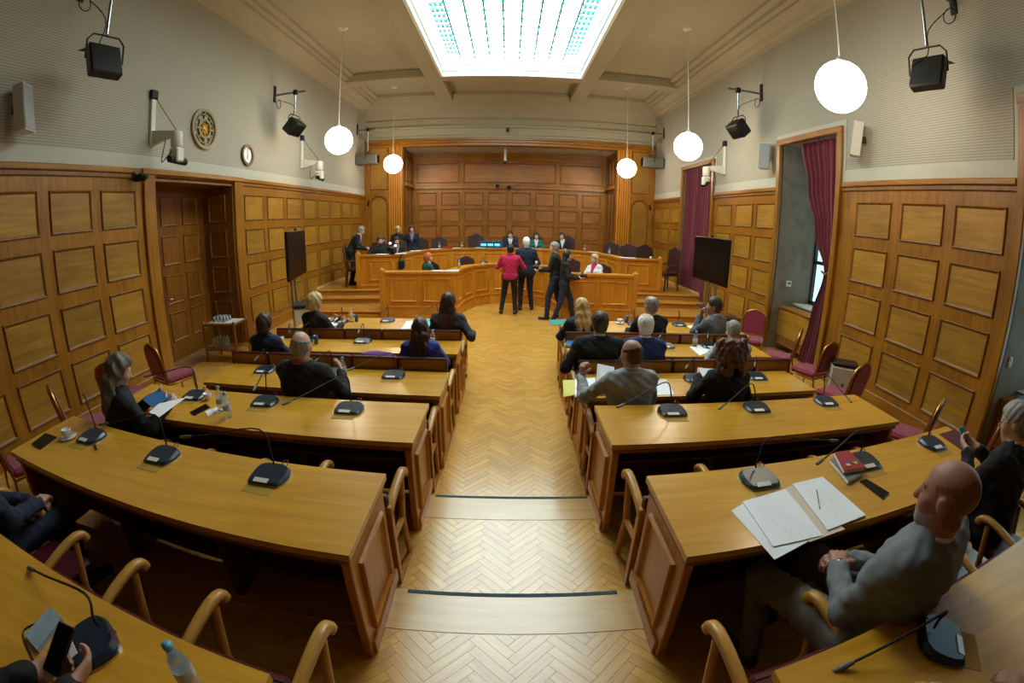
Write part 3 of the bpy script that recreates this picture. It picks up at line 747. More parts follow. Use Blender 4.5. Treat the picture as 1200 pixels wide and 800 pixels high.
# ---- auditorium seats (one per place, arm between places) -------
def curve_pts(p, n=8):
    """Catmull-Rom through points"""
    P_ = [Vector(q) for q in p]; P_ = [P_[0] * 2 - P_[1]] + P_ + [P_[-1] * 2 - P_[-2]]; out = []
    for i in range(1, len(P_) - 2):
        for k in range(n):
            t = k / n; a, b_, c, d = P_[i - 1], P_[i], P_[i + 1], P_[i + 2]
            out.append(0.5 * ((2 * b_) + (c - a) * t + (2 * a - 5 * b_ + 4 * c - d) * t * t + (3 * b_ - a - 3 * c + d) * t ** 3))
    out.append(P_[-2]); return out
SW = 0.505
def arm_mesh():
    mb = MB()
    pts = curve_pts([(0, 0.0, 0.56), (0, 0.08, 0.60), (0, 0.20, 0.635), (0, 0.30, 0.65), (0, 0.355, 0.635), (0, 0.37, 0.60)], 5)
    n = len(pts); vs = []; fs = []
    for i, p in enumerate(pts):
        t = (pts[min(i + 1, n - 1)] - pts[max(0, i - 1)]).normalized(); nn = Vector((0, -t.z, t.y))
        h = 0.017 + 0.008 * (i / n); w_ = 0.026
        for k in range(10):
            a = 2 * PI * k / 10
            vs.append(p + Vector((w_ * math.copysign(abs(math.cos(a)) ** 0.6, math.cos(a)), 0, 0)) + nn * (h * math.copysign(abs(math.sin(a)) ** 0.6, math.sin(a))))
    for i in range(n - 1):
        for k in range(10): fs.append((i * 10 + k, i * 10 + (k + 1) % 10, (i + 1) * 10 + (k + 1) % 10, (i + 1) * 10 + k))
    fs += [list(range(10))[::-1], list(range((n - 1) * 10, n * 10))]
    mb.add(vs, fs, 0, True); return mb.mesh('armrest', ['arm_oak'])
ARM = arm_mesh()
mb = MB(); mb.tube([(0, 0.30, 0.62), (0, 0.235, 0.36), (0, 0.30, 0.0)], [0.019, 0.022, 0.019], 8); LEGF = mb.mesh('leg', ['arm_oak'])
mb = MB(); mb.box((-0.018, 0.0, 0.0), (0.018, 0.045, 0.60), 0, 0.005); LEGB = mb.mesh('leg', ['desk_side'])
mb = MB(); mb.box((-0.018, 0.02, 0.0), (0.018, 0.33, 0.03), 0, 0.005); RUNNER = mb.mesh('floor_runner', ['desk_side'])
mb = MB(); mb.box((-0.014, 0.03, 0.34), (0.014, 0.25, 0.375), 0, 0.005); SIDER = mb.mesh('side_rail', ['desk_side'])
def backrest_mesh():
    mb = MB(); w_ = SW / 2 - 0.014
    mb.box((-w_, 0.018, 0.40), (w_, 0.04, 0.86), 0, 0.004); mb.box((-w_ + 0.04, 0.04, 0.42), (w_ - 0.04, 0.06, 0.84), 2, 0.012)
    return mb.mesh('backrest', ['oak_x', 'seatedge', 'burg'])
def edge_mesh():
    mb = MB(); w_ = SW / 2 - 0.004
    mb.box((-w_, 0.010, 0.855), (w_, 0.054, 0.88), 0, 0.010)
    for s in (-1, 1): mb.box((s * w_, 0.010, 0.40), (s * (w_ - 0.016), 0.05, 0.875), 0, 0.006)
    return mb.mesh('back_edge', ['seatedge'])
BACK, EDGE = backrest_mesh(), edge_mesh()
mb = MB(); mb.box((-0.215, 0.07, 0.405), (0.215, 0.36, 0.46), 0, 0.018); SEAT = mb.mesh('seat', ['burg'])
mb = MB(); mb.box((-0.215, 0.066, 0.36), (0.215, 0.115, 0.62), 0, 0.016); SEATUP = mb.mesh('seat', ['burg'])
TAKEN = {('A', -1, 0), ('A', -1, 3), ('A', -1, 4), ('B', -1, 0), ('B', -1, 4), ('C', -1, 2), ('D', -1, 4), ('E', -1, 4), ('A', 1, 0), ('A', 1, 2), ('A', 1, 4), ('B', 1, 0), ('B', 1, 1), ('B', 1, 3), ('B', 1, 4), ('C', 1, 0), ('C', 1, 2), ('E', 1, 1), ('E', 1, 4), ('E', -1, 3)}
def seat(x, y, z, rz, first, label, s, low=False, taken=False, dlow=False):
    t = thing('auditorium_seat', label, 'seat', (x, y, z), rz, 'fixed auditorium seats')
    lo_ = Matrix.Scale(0.76, 4, (0, 0, 1)) if low else None
    link('backrest', BACK, t, lo_); link('back_edge', EDGE, t, lo_); link('seat', SEAT if taken else SEATUP, t)
    for xx in ([s * SW / 2] + ([-s * SW / 2] if first else [])):
        for nm, me in (('armrest', ARM), ('leg', LEGF), ('leg', LEGB), ('side_rail', SIDER), ('floor_runner', RUNNER)): link(nm, me, t, T(xx, 0, 0) @ (Matrix.Scale(0.92, 4, (0, 0, 1)) if dlow else Matrix.Identity(4)))
    return t
PLACE = ['next to the aisle', 'second from the aisle', 'third from the aisle', 'fourth from the aisle', 'fifth from the aisle']
SEATPOS = {}
for row, nxt in zip('ABCDE', 'BCDEF'):
    for s in (-1, 1):
        r = ROWS[nxt]; xi = r[2] if s < 0 else r[3]; xo = r[4] if s < 0 else r[5]
        for k in range(5):
            x = xi + s * (0.02 + SW * (k + 0.5)); y = r[0] + dyf(nxt, x, s) + 0.015
            sl = r[6] + 2 * r[7] * (abs(x) - abs(xi))
            SEATPOS[(row, s, k)] = (x, y, ROWS[row][8], s * sl)
            seat(x, y, ROWS[row][8], math.atan(s * sl), k == 0, 'fixed seat at the %s bench desk %s, %s' % (NTH[row], SIDE[s], PLACE[k]), s, row in 'CDE', (row, s, k) in TAKEN, row == 'D' and k > 0)
# ---- red banquet chairs -----------------------------------------
def banquet_chair(label, loc, rz):
    t = thing('banquet_chair', label, 'chair', loc, rz, 'crimson banquet chairs along the walls')
    return t
def bchair_parts():
    out = []
    mb = MB(); mb.box((-0.21, -0.20, 0.42), (0.21, 0.22, 0.50), 0, 0.03); out.append(('seat', mb.mesh('seat', ['redfab'])))
    prof = [(-0.20, 0.0), (0.20, 0.0), (0.205, 0.28), (0.17, 0.38), (0.10, 0.42), (0.0, 0.45), (-0.10, 0.42), (-0.17, 0.38), (-0.205, 0.28)]
    Xb = T(0, -0.21, 0.50) @ RX(PI / 2 + 0.17)
    mb = MB(); mb.prism([(p[0] * 0.90, 0.02 + p[1] * 0.92) for p in prof], -0.028, 0.028, 0, Xb); out.append(('backrest', mb.mesh('backrest', ['redfab'])))
    mb = MB(); loop = [Xb @ Vector((p[0], p[1], 0)) for p in prof[1:] + prof[:1]]
    mb.tube(loop, 0.018, 8); out.append(('back_frame', mb.mesh('back_frame', ['gold'])))
    for sx in (-1, 1):
        mb = MB(); mb.tube([(sx * 0.195, 0.18, 0.43), (sx * 0.20, 0.20, 0.0)], [0.014, 0.011], 8); out.append(('leg', mb.mesh('leg', ['gold'])))
        mb = MB(); mb.tube([Xb @ Vector((sx * 0.20, 0.02, 0)), (sx * 0.20, -0.20, 0.42), (sx * 0.20, -0.27, 0.0)], [0.013, 0.014, 0.011], 8); out.append(('leg', mb.mesh('leg', ['gold'])))
    mb = MB(); mb.tube([(-0.2, 0.195, 0.41), (0.2, 0.195, 0.41), (0.2, -0.19, 0.41), (-0.2, -0.19, 0.41), (-0.2, 0.195, 0.41)], 0.012, 6); out.append(('seat_frame', mb.mesh('seat_frame', ['gold'])))
    return out
BCP = bchair_parts()
CH = [((-4.30, 4.50, 0), -0.35, 'crimson gold-framed banquet chair in front of the door niche'),
      ((-4.45, 3.75, 0), 0.25, 'crimson gold-framed banquet chair by the panelling, partly behind the woman with long grey hair'),
      ((-4.02, 2.78, STEP), -0.55, 'crimson gold-framed banquet chair at the outer end of the fifth desk'),
      ((-4.05, 2.02, STEP), -0.3, 'crimson gold-framed banquet chair in the corner behind the phone and coffee cup'),
      ((4.15, 6.70, 0), 2.5, 'crimson gold-framed banquet chair turned to the room beside the window casing'),
      ((4.10, 5.72, 0), 0.85, 'crimson gold-framed banquet chair below the tied back curtain'),
      ((4.22, 5.06, 0), 0.35, 'crimson gold-framed banquet chair between the curtain and the white air purifier'),
      ((3.98, 4.14, 0), 0.3, 'crimson gold-framed banquet chair in front of the white air purifier'),
      ((4.05, 3.02, 0), 0.5, 'crimson gold-framed banquet chair by the panelling, first past the end of the fourth desk'),
      ((4.30, 2.42, STEP), 0.42, 'crimson gold-framed banquet chair beside the bent microphone of the fifth desk'),
      ]
for (loc, rz, lab) in CH:
    t = banquet_chair(lab, loc, rz)
    for nm, me in BCP: link(nm, me, t)
# ---- rostrum bars ------------------------------------------------
def off_poly(pts, d):
    out = []; n = len(pts)
    for i in range(n):
        p = Vector(pts[i]); ns = []
        for (a, c) in ((i - 1, i), (i, i + 1)):
            if a >= 0 and c < n:
                e = (Vector(pts[c]) - Vector(pts[a])).normalized(); ns.append(Vector((-e.y, e.x)))
        nn = sum(ns, Vector((0, 0))); nn = nn / max(0.35, nn.dot(ns[0])) if len(ns) > 1 else ns[0]
        out.append(p + nn * d)
    return out
def strip(mb, pts, d0, d1, z0, z1, m=0):
    A, B = off_poly(pts, d0), off_poly(pts, d1); n = len(pts)
    vs = [(p.x, p.y, z) for z in (z0, z1) for L in (A, B) for p in L]; fs = []
    for i in range(n - 1):
        fs += [(i, n + i, n + i + 1, i + 1)[::1], (2 * n + i, 2 * n + i + 1, 3 * n + i + 1, 3 * n + i), (i, i + 1, 2 * n + i + 1, 2 * n + i), (n + i, 3 * n + i, 3 * n + i + 1, n + i + 1)]
    fs += [(0, 2 * n, 3 * n, n), (n - 1, 2 * n - 1, 4 * n - 1, 3 * n - 1)]
    mb.add(vs, fs, m); return mb
def bar(name, label, pts, z0, zpl, z1, pz, posts):
    t = thing(name, label, 'bar desk', (0, 0, 0))
    mb = MB(); strip(mb, pts, -0.05, 0.10, z0, zpl - 0.03); mb.build('plinth', ['bar_x'], t)
    mb = MB(); strip(mb, pts, -0.065, 0.10, zpl - 0.03, zpl); mb.build('plinth_moulding', ['bar_x'], t)
    mb = MB(); strip(mb, pts, -0.035, 0.26, z1 - 0.05, z1); mb.build('ledge', ['bar_x'], t)
    mb = MB(); strip(mb, pts, 0.06, 0.46, z1 - 0.22, z1 - 0.19); mb.build('writing_top', ['bar_x'], t)
    for i in range(len(pts) - 1):
        p, q = Vector(pts[i]), Vector(pts[i + 1]); L = (q - p).length; ang = math.atan2(q.y - p.y, q.x - p.x)
        mb = MB(); mb.box((-0.02, 0, 0), (L + 0.02, 0.06, z1 - 0.05 - zpl)); f = mb.build('front_face', ['bar'], t, T(p.x, p.y, zpl) @ RZ(ang))
        n = max(1, round(L / 0.78)); 
        if L < 0.3: continue
        pw = (L - 0.10) / n - 0.13
        for k in range(n):
            xc = 0.05 + (L - 0.10) * (k + 0.5) / n
            panel(f, min(pw, 0.62), pz[1] - pz[0], T(xc, 0, pz[0] - zpl) @ RZ(PI), 'bar', 'panel', mo='bar')
    for (x, y) in posts:
        mb = MB(); mb.box((x - 0.06, y - 0.06, z0), (x + 0.06, y + 0.06, z1 + 0.05), 0, 0.01); mb.lathe([(0.05, z1 + 0.05), (0.05, z1 + 0.07), (0.0, z1 + 0.09)], 8, 0, T(x, y, 0)); mb.build('end_post', ['bar'], t)
    return t
LOWP = [(-2.86, 10.0), (-1.18, 10.0), (-1.12, 10.75), (-0.92, 11.45), (-0.50, 11.93), (0.05, 12.08), (0.60, 11.93), (1.02, 11.45), (1.20, 10.75), (1.26, 10.0), (2.88, 10.0)]
bar('front_bar', 'lower curved oak bar with moulded panels around the floor in front of the rostrum', LOWP, 0.0, 0.28, 1.08, (0.38, 0.92), ((-2.92, 10.03), (2.94, 10.03)))
REARP = [(-3.98, 11.6), (-2.82, 11.6), (-2.72, 12.55), (-2.42, 13.45), (-1.85, 14.05), (-1.0, 14.35), (0.05, 14.42), (1.1, 14.35), (1.95, 14.05), (2.52, 13.45), (2.80, 12.55), (2.90, 11.6), (4.02, 11.6)]
bar('rear_bar', 'upper curved oak bar where the presiding members sit', REARP, 0.45, 0.55, 1.36, (0.66, 1.20), ((-4.04, 11.63), (4.08, 11.63)))
# ---- leather rostrum chairs -------------------------------------
def leather_parts():
    out = []; prof = [(-0.25, 0.0), (0.25, 0.0), (0.26, 0.52), (0.24, 0.60), (0.15, 0.63), (0.06, 0.685), (0.0, 0.70), (-0.06, 0.685), (-0.15, 0.63), (-0.24, 0.60), (-0.26, 0.52)]
    Xb = T(0, -0.22, 0.54) @ RX(PI / 2 + 0.10)
    mb = MB(); mb.prism(prof, -0.03, 0.03, 0, Xb); out.append(('backrest', mb.mesh('backrest', ['leather'])))
    mb = MB(); mb.tube([Xb @ Vector((p[0], p[1], 0)) for p in prof[1:] + prof[:1]], 0.022, 6); out.append(('back_frame', mb.mesh('back_frame', ['oak_dark'])))
    mb = MB(); mb.box((-0.25, -0.22, 0.43), (0.25, 0.25, 0.53), 0, 0.03); out.append(('seat', mb.mesh('seat', ['leather'])))
    for sx in (-1, 1):
        mb = MB(); mb.tube([(sx * 0.23, 0.22, 0.45), (sx * 0.235, 0.225, 0.0)], [0.026, 0.018], 8); out.append(('leg', mb.mesh('leg', ['oak_dark'])))
        mb = MB(); mb.tube([(sx * 0.23, -0.22, 0.55), (sx * 0.235, -0.27, 0.0)], [0.026, 0.018], 8); out.append(('leg', mb.mesh('leg', ['oak_dark'])))
        mb = MB(); mb.tube(curve_pts([(sx * 0.26, -0.25, 0.74), (sx * 0.27, 0.0, 0.73), (sx * 0.27, 0.16, 0.70), (sx * 0.26, 0.20, 0.60), (sx * 0.245, 0.18, 0.48)], 4), 0.02, 6); out.append(('armrest', mb.mesh('armrest', ['oak_dark'])))
    return out
LCP = leather_parts()
LC = [((-2.30, 15.0, 0.45), PI + 0.3, 'high-backed brown leather chair by the red folder on the upper bar'),
      ((-1.10, 15.15, 0.55), PI + 0.1, 'high-backed brown leather chair, empty, beside the blue-lit display'),
      ((0.05, 15.30, 0.55), PI, 'high-backed brown leather chair of the man by the blue-lit display'),
      ((0.92, 15.30, 0.55), PI, 'high-backed brown leather chair of the woman in the green jacket'),
      ((1.95, 15.22, 0.55), PI - 0.25, 'high-backed brown leather chair of the man at the end of the presiding row'),
      ((3.15, 13.9, 0.45), PI - 0.5, 'high-backed brown leather chair in the corner beside the niche pilaster'),
      ((3.48, 12.72, 0.45), PI - 0.2, 'high-backed brown leather chair behind the paper on the upper bar wing'),
      ((4.03, 12.72, 0.45), PI, 'high-backed brown leather chair behind the paper cup on the upper bar wing'),
      ((4.50, 12.2, 0.45), 1.9, 'high-backed brown leather chair standing free beside the drawn curtain'),
      ((-4.33, 12.15, 0.45), -1.3, 'high-backed brown leather chair behind the standing man bending forward'),
      ((-3.72, 12.62, 0.45), PI + 0.2, 'high-backed brown leather chair of the bearded man at the upper bar'),
      ((-3.25, 13.25, 0.45), PI + 0.5, 'high-backed brown leather chair of the seated red-haired woman with the flash lights'),
      ((-2.75, 14.45, 0.45), PI + 0.6, 'low part of a brown leather chair beside the woman in the navy jacket'),
      ((2.42, 11.15, 0.15), PI, 'brown leather chair of the person in the white jacket'),
      ((-2.10, 11.15, 0.15), PI - 0.5, 'brown leather chair of the red-haired woman in the green jacket'),
      ((-1.15, 12.85, 0.15), PI + 0.4, 'burgundy-brown chair inside the lower bar behind the bottle'),
      ((1.75, 12.75, 0.15), PI - 0.4, 'burgundy-brown chair inside the lower bar behind the photographers')]
for (loc, rz, lab) in LC:
    t = thing('leather_chair', lab, 'chair', loc, rz, 'leather chairs on the rostrum')
    if loc[2] < 0.2: t.scale = (0.95, 0.95, 0.84)
    for nm, me in LCP: link(nm, me, t)
# inner floor of the lower ring
b = MB(); b.prism([(-2.6, 10.3), (-1.4, 10.3), (-1.3, 11.0), (-1.05, 11.6), (-0.55, 12.1), (0.05, 12.25), (0.65, 12.1), (1.15, 11.6), (1.4, 11.0), (1.5, 10.3), (2.6, 10.3), (2.6, 13.3), (1.5, 14.1), (-1.4, 14.1), (-2.4, 13.3)], 0.0, 0.15); b.build('ring_floor', ['stepwood'], rostrum)
# ================================================================== PEOPLE
def V(*a): return np.array(a, dtype=np.float64)
def nrm(v): return v / (np.linalg.norm(v) + 1e-9)
def cap(a, b_, ra, rb=None, k=0.03): return ('c', V(*a), V(*b_), ra, ra if rb is None else rb, k)
def ell(c, r, R=None, k=0.02): return ('e', V(*c), V(*r), np.eye(3) if R is None else R, None, k)
def sdf_mesh(prims, h, cut=None, noise=None):
    lo = np.min([np.minimum(p[1], p[2]) - max(p[3], p[4]) if p[0] == 'c' else p[1] - p[2].max() for p in prims], axis=0) - 3 * h
    hi = np.max([np.maximum(p[1], p[2]) + max(p[3], p[4]) if p[0] == 'c' else p[1] + p[2].max() for p in prims], axis=0) + 3 * h
    n = np.ceil((hi - lo) / h).astype(int) + 1
    F = np.full(n, 1.0, np.float32)
    ax = [(lo[i] + h * np.arange(n[i])).astype(np.float32) for i in range(3)]
    for p in prims:
        k = p[5]
        if p[0] == 'c': rm = max(p[3], p[4]); a, c = np.minimum(p[1], p[2]) - rm, np.maximum(p[1], p[2]) + rm
        else: rm = p[2].max(); a, c = p[1] - rm, p[1] + rm
        a = a - k - 2 * h; c = c + k + 2 * h
        s = tuple(slice(max(0, int((a[i] - lo[i]) / h)), min(n[i], int((c[i] - lo[i]) / h) + 2)) for i in range(3))
        x, y, z = ax[0][s[0]][:, None, None], ax[1][s[1]][None, :, None], ax[2][s[2]][None, None, :]
        x, y, z = x - np.float32(p[1][0]), y - np.float32(p[1][1]), z - np.float32(p[1][2])
        if p[0] == 'c':
            d_ = (p[2] - p[1]).astype(np.float32); L = float(d_ @ d_) + 1e-9
            t = np.clip((x * d_[0] + y * d_[1] + z * d_[2]) / L, 0, 1)
            D = np.sqrt((x - t * d_[0]) ** 2 + (y - t * d_[1]) ** 2 + (z - t * d_[2]) ** 2) - (p[3] + (p[4] - p[3]) * t)
        else:
            R = p[3].astype(np.float32); r = p[2].astype(np.float32)
            q = [(R[0, i] * x + R[1, i] * y + R[2, i] * z) for i in range(3)]
            k0 = np.sqrt(sum((q[i] / r[i]) ** 2 for i in range(3))); k1 = np.sqrt(sum((q[i] / r[i] ** 2) ** 2 for i in range(3))) + 1e-6
            D = k0 * (k0 - 1) / k1
        f = F[s]
        if k > 0:
            hh = np.clip(k - np.abs(f - D), 0, None) / k; F[s] = np.minimum(f, D) - hh * hh * k * 0.25
        else: F[s] = np.minimum(f, D)
    if cut is not None:
        X, Y, Z = np.meshgrid(*ax, indexing='ij'); F = np.maximum(F, cut(X, Y, Z).astype(np.float32))
    # surface nets
    S = F < 0
    c8 = [S[i:n[0] - 1 + i, j:n[1] - 1 + j, k_:n[2] - 1 + k_] for i in (0, 1) for j in (0, 1) for k_ in (0, 1)]
    cnt = sum(c.astype(np.int8) for c in c8)
    act = (cnt > 0) & (cnt < 8)
    I, J, K = np.nonzero(act); m = len(I)
    idx = np.full(act.shape, -1, np.int32); idx[I, J, K] = np.arange(m)
    off = [(i, j, k_) for i in (0, 1) for j in (0, 1) for k_ in (0, 1)]
    val = np.stack([F[I + o[0], J + o[1], K + o[2]] for o in off], 1)
    P_ = np.zeros((m, 3)); w_ = np.zeros(m)
    for a in range(8):
        for c in range(a + 1, 8):
            if sum(abs(off[a][i] - off[c][i]) for i in range(3)) != 1: continue
            va, vc = val[:, a], val[:, c]; sel = (va < 0) != (vc < 0)
            t = np.where(sel, va / np.where(sel, va - vc, 1), 0)
            oa, oc = np.array(off[a], float), np.array(off[c], float)
            P_ += np.where(sel[:, None], oa + (oc - oa) * t[:, None], 0); w_ += sel
    P_ = P_ / w_[:, None] + np.stack([I, J, K], 1); P_ = P_ * h + lo
    quads = []
    for d in range(3):
        e = [0, 0, 0]; e[d] = 1
        A = S[:n[0] - e[0], :n[1] - e[1], :n[2] - e[2]]; B = S[e[0]:, e[1]:, e[2]:]
        ch = A != B
        u, v = [(1, 2), (2, 0), (0, 1)][d]
        g = np.array(np.nonzero(ch)); ok = (g[u] > 0) & (g[v] > 0) & (g[u] < n[u] - 1) & (g[v] < n[v] - 1); g = g[:, ok]
        ins = A[tuple(g)]
        def cell(du, dv):
            q = g.copy(); q[u] -= du; q[v] -= dv; return idx[tuple(q)]
        Q = np.stack([cell(1, 1), cell(0, 1), cell(0, 0), cell(1, 0)], 1)
        Q[~ins] = Q[~ins][:, ::-1]; quads.append(Q)
    Q = np.concatenate(quads); Q = Q[(Q >= 0).all(1)]
    if noise is not None: P_ = noise(P_)
    return P_, Q
def mesh_np(name, P_, Q, mats):
    me = bpy.data.meshes.new(name)
    me.vertices.add(len(P_)); me.vertices.foreach_set('co', P_.astype(np.float32).ravel())
    me.loops.add(len(Q) * 4); me.loops.foreach_set('vertex_index', Q.astype(np.int32).ravel())
    me.polygons.add(len(Q)); me.polygons.foreach_set('loop_start', np.arange(0, len(Q) * 4, 4, dtype=np.int32))
    me.polygons.foreach_set('use_smooth', np.ones(len(Q), bool))
    for mm in mats: me.materials.append(M[mm])
    me.update(calc_edges=True); me.validate(); return me
def HD(c, f): c = c.lstrip('#'); return '#' + ''.join('%02x' % min(255, int(int(c[i:i+2], 16) * f)) for i in (0, 2, 4))
# cloth, skin, hair materials
for nm, c in dict(black='#131316', navy='#151d33', blue='#1b2f6e', royal='#20318c', dgrey='#32343a', grey='#5f666d', lgrey='#9a9d9e', green='#0f6a56', dgreen='#14504b', red='#b4144a', white='#d5d3d6', paleblue='#8fa0ab', bluegrey='#737b7e', taupe='#6b665d', jeans='#1f2740', shirt='#d7dde6', scarf='#8a5a55', tie='#3d5f93', lilac='#7a3f9a', beige='#8b7c7c').items():
    M['c_' + nm] = plain('cloth_' + nm, c, 0.85, noise=0.22, nscale=18, bump=0.35)
for nm, c in dict(a='#b98a76', b='#a87565', c='#cba08d', d='#8d5a45').items(): M['skin_' + nm] = plain('skin_' + nm, c, 0.5, noise=0.12, nscale=12)
for nm, c in dict(black='#120e0d', brown='#2c1a12', auburn='#2f1412', blonde='#998258', ashblonde='#4d473d', stub='#6a473b', silver='#77716c', grey='#6d6a66', white='#b9b7b5', red='#8f4426', curl='#452a1b', dark='#241d1a').items():
    M['h_' + nm] = wood('hair_' + nm, HD(c, 0.62), HD(c, 1.35), 0.5, 'Z', 2.6, spread=0.1, fine=0.7)
M['shoe'] = plain('shoe_leather', '#1a1411', 0.4, noise=0.2); M['shoeb'] = plain('brown_shoe_leather', '#3a2015', 0.4, noise=0.2)
M['eye'] = plain('eye_dark', '#1b1310', 0.3, noise=0.05); M['lip'] = plain('lips', '#8c4a43', 0.5, noise=0.1)
def Rm(yaw, pitch, roll):
    cy, sy = math.cos(yaw), math.sin(yaw); cp, sp = math.cos(pitch), math.sin(pitch); cr, sr = math.cos(roll), math.sin(roll)
    A = np.array([[cy, -sy, 0], [sy, cy, 0], [0, 0, 1]]); B = np.array([[1, 0, 0], [0, cp, sp], [0, -sp, cp]]); C_ = np.array([[cr, 0, sr], [0, 1, 0], [-sr, 0, cr]])
    return A @ B @ C_      # pitch>0 looks down, yaw>0 turns to the person's left, roll>0 tilts right ear down
def ik(sh, wr, l1, l2, pole):
    d = wr - sh; L = np.linalg.norm(d)
    if L > (l1 + l2) * 0.995: wr = sh + d / L * (l1 + l2) * 0.995; d = wr - sh; L = np.linalg.norm(d)
    a = (l1 * l1 - l2 * l2 + L * L) / (2 * L); hgt = math.sqrt(max(0, l1 * l1 - a * a))
    u = d / L; p = pole - u * (pole @ u); p = nrm(p)
    return sh + u * a + p * hgt, wr
def hand_prims(w, f, nrmv, side, sc, curl, k=0.008, fat=1.0):
    """w wrist, f pointing direction, nrmv palm normal, side +1 when the thumb lies along f x n"""
    f = nrm(f); nv = nrm(nrmv - f * (nrmv @ f)); s = np.cross(f, nv) * side
    out = []; L = 0.085 * sc; r = 0.0085 * sc * fat
    for o in (-0.028, -0.010, 0.010, 0.028): out.append(cap(w + s * o * 0.6 * sc + f * 0.005, w + f * L + s * o * sc, 0.013 * sc, 0.0125 * sc, k=0.015))
    for o, ln in ((-0.030, 0.058), (-0.010, 0.072), (0.010, 0.078), (0.030, 0.070)):
        p = w + f * L + s * o * sc; d = f + s * o * 2.0; ang = 0.15
        for j, fr in enumerate((0.45, 0.32, 0.25)):
            ang += curl * (0.7 + 0.3 * j); dd = nrm(nrm(d) * math.cos(ang) + nv * math.sin(ang))
            q = p + dd * ln * fr * 1.05 * sc; out.append(cap(p, q, r * (1 - 0.06 * j), r * (0.94 - 0.06 * j), k=k)); p = q
    p = w + f * 0.018 * sc + s * 0.026 * sc; d = nrm(f * 0.75 + s * 0.7 + nv * 0.25)
    for j, ln in enumerate((0.036, 0.030, 0.024)):
        q = p + d * ln * sc; out.append(cap(p, q, (0.0135, 0.0115, 0.0095)[j] * sc * fat, (0.0115, 0.0100, 0.0085)[j] * sc * fat, k=0.01 if j == 0 else k)); p = q
        d = nrm(d * 0.8 + f * 0.25 + nv * (0.15 + 0.35 * curl))
    return out
def person(label, loc, rz, pose='sit', h=1.75, female=False, lean=0.05, side=0.0, head=(0, 0, 0), wrist=None, pole=None, curl=(0.35, 0.35), palm=None, point=None,
           top='black', bottom='dgrey', skin='a', hair='short', haircol='brown', res=0.012, face=False, collar='shirt', tie=None, front=None, feet=None, knees=None, shoe='shoe', seat_h=0.46, beard=None, build=1.0, group=None, ret=None, hem=True, scarf=None, hv=1.0):
    s = h / 1.75; fm = 0.9 if female else 1.0
    t = thing('person', label, 'person', loc, rz, group)
    hipz = seat_h + 0.085 * s if pose == 'sit' else 0.93 * s
    P0 = V(0, 0, hipz); u = nrm(V(math.sin(side), math.sin(lean), math.cos(lean) * math.cos(side)))
    rt = nrm(V(1, 0, 0) - u * u[0]); fw = np.cross(u, rt)
    if fw[1] < 0: fw = -fw
    nk = P0 + u * 0.50 * s; W = 0.172 * s * fm * build
    SL, SR = nk - u * 0.055 * s - rt * W, nk - u * 0.055 * s + rt * W
    R = Rm(*head)
    hc = nk + u * 0.06 * s + nrm(u * 0.8 + V(0, 0, 0.5) + R[:, 1] * 0.28) * 0.10 * s
    HL, HR = P0 - rt * 0.088 * s, P0 + rt * 0.088 * s
    b_ = build * (0.94 if female else 1.0)
    tor = lambda e: [cap(HL * 0.9 + P0 * 0.1, HR * 0.9 + P0 * 0.1, 0.112 * s * b_ + e, k=0.05),
        cap(P0 + u * 0.16 * s - rt * 0.055 * s, P0 + u * 0.16 * s + rt * 0.055 * s, 0.105 * s * b_ + e, k=0.08),
        cap(P0 + u * 0.31 * s - rt * 0.085 * s * fm, P0 + u * 0.31 * s + rt * 0.085 * s * fm, 0.108 * s * b_ + e, k=0.08),
        cap(P0 + u * 0.40 * s - rt * 0.10 * s * fm - fw * 0.01, P0 + u * 0.40 * s + rt * 0.10 * s * fm - fw * 0.01, 0.088 * s * b_ + e, k=0.06),
        cap(SL, nk - rt * 0.02, 0.052 * s + e, 0.05 * s + e, k=0.05), cap(SR, nk + rt * 0.02, 0.052 * s + e, 0.05 * s + e, k=0.05),
        cap(P0, P0 + u * 0.40 * s, 0.10 * s * b_ + e, k=0.05)] + ([ell(P0 + u * 0.33 * s + rt * sx * 0.07 * s + fw * 0.075 * s, (0.06 * s + e, 0.06 * s + e, 0.06 * s + e), k=0.04) for sx in (-1, 1)] if female else [])
    # arms
    wr = list(wrist) if wrist else ([V(-0.15, 0.37, 0.80), V(0.15, 0.37, 0.80)] if pose == 'sit' else [V(-0.26 * s, 0.03, 0.80 * s), V(0.26 * s, 0.03, 0.80 * s)])
    pl = pole or [V(-0.6, -0.5, -0.8), V(0.6, -0.5, -0.8)]
    arms = []
    for i, (S_, w_) in enumerate(((SL, V(*wr[0])), (SR, V(*wr[1])))):
        e_, w2 = ik(S_, w_, 0.285 * s, 0.255 * s, V(*pl[i])); arms.append((S_, e_, w2))
    armp = lambda e, cut: [q for (S_, e_, w2) in arms for q in (cap(S_, e_, 0.052 * s * b_ + e, 0.041 * s + e, k=0.04), cap(e_, e_ + (w2 - e_) * cut, 0.041 * s + e, 0.029 * s + e * 1.2, k=0.03))]
    hands = []
    for i, (S_, e_, w2) in enumerate(arms):
        f = nrm(w2 - e_) if not point or point[i] is None else V(*point[i])
        nv = V(*palm[i]) if palm and palm[i] is not None else V(0, 0.1, -1)
        f2 = nrm(f); nv2 = nrm(nv - f2 * (nv @ f2)); sd = np.cross(f2, nv2)
        inner = rt * (1 if i == 0 else -1)
        sgn = 1 if sd @ inner > 0 else -1
        if abs(sd @ inner) < 0.2: sgn = 1 if sd[2] > 0 else -1
        hands += hand_prims(w2, f2, nv2, sgn, s * fm ** 0.5, curl[i], fat=1.0 if res < 0.008 else 1.15 if res < 0.011 else 1.35)
    # legs
    legs = []
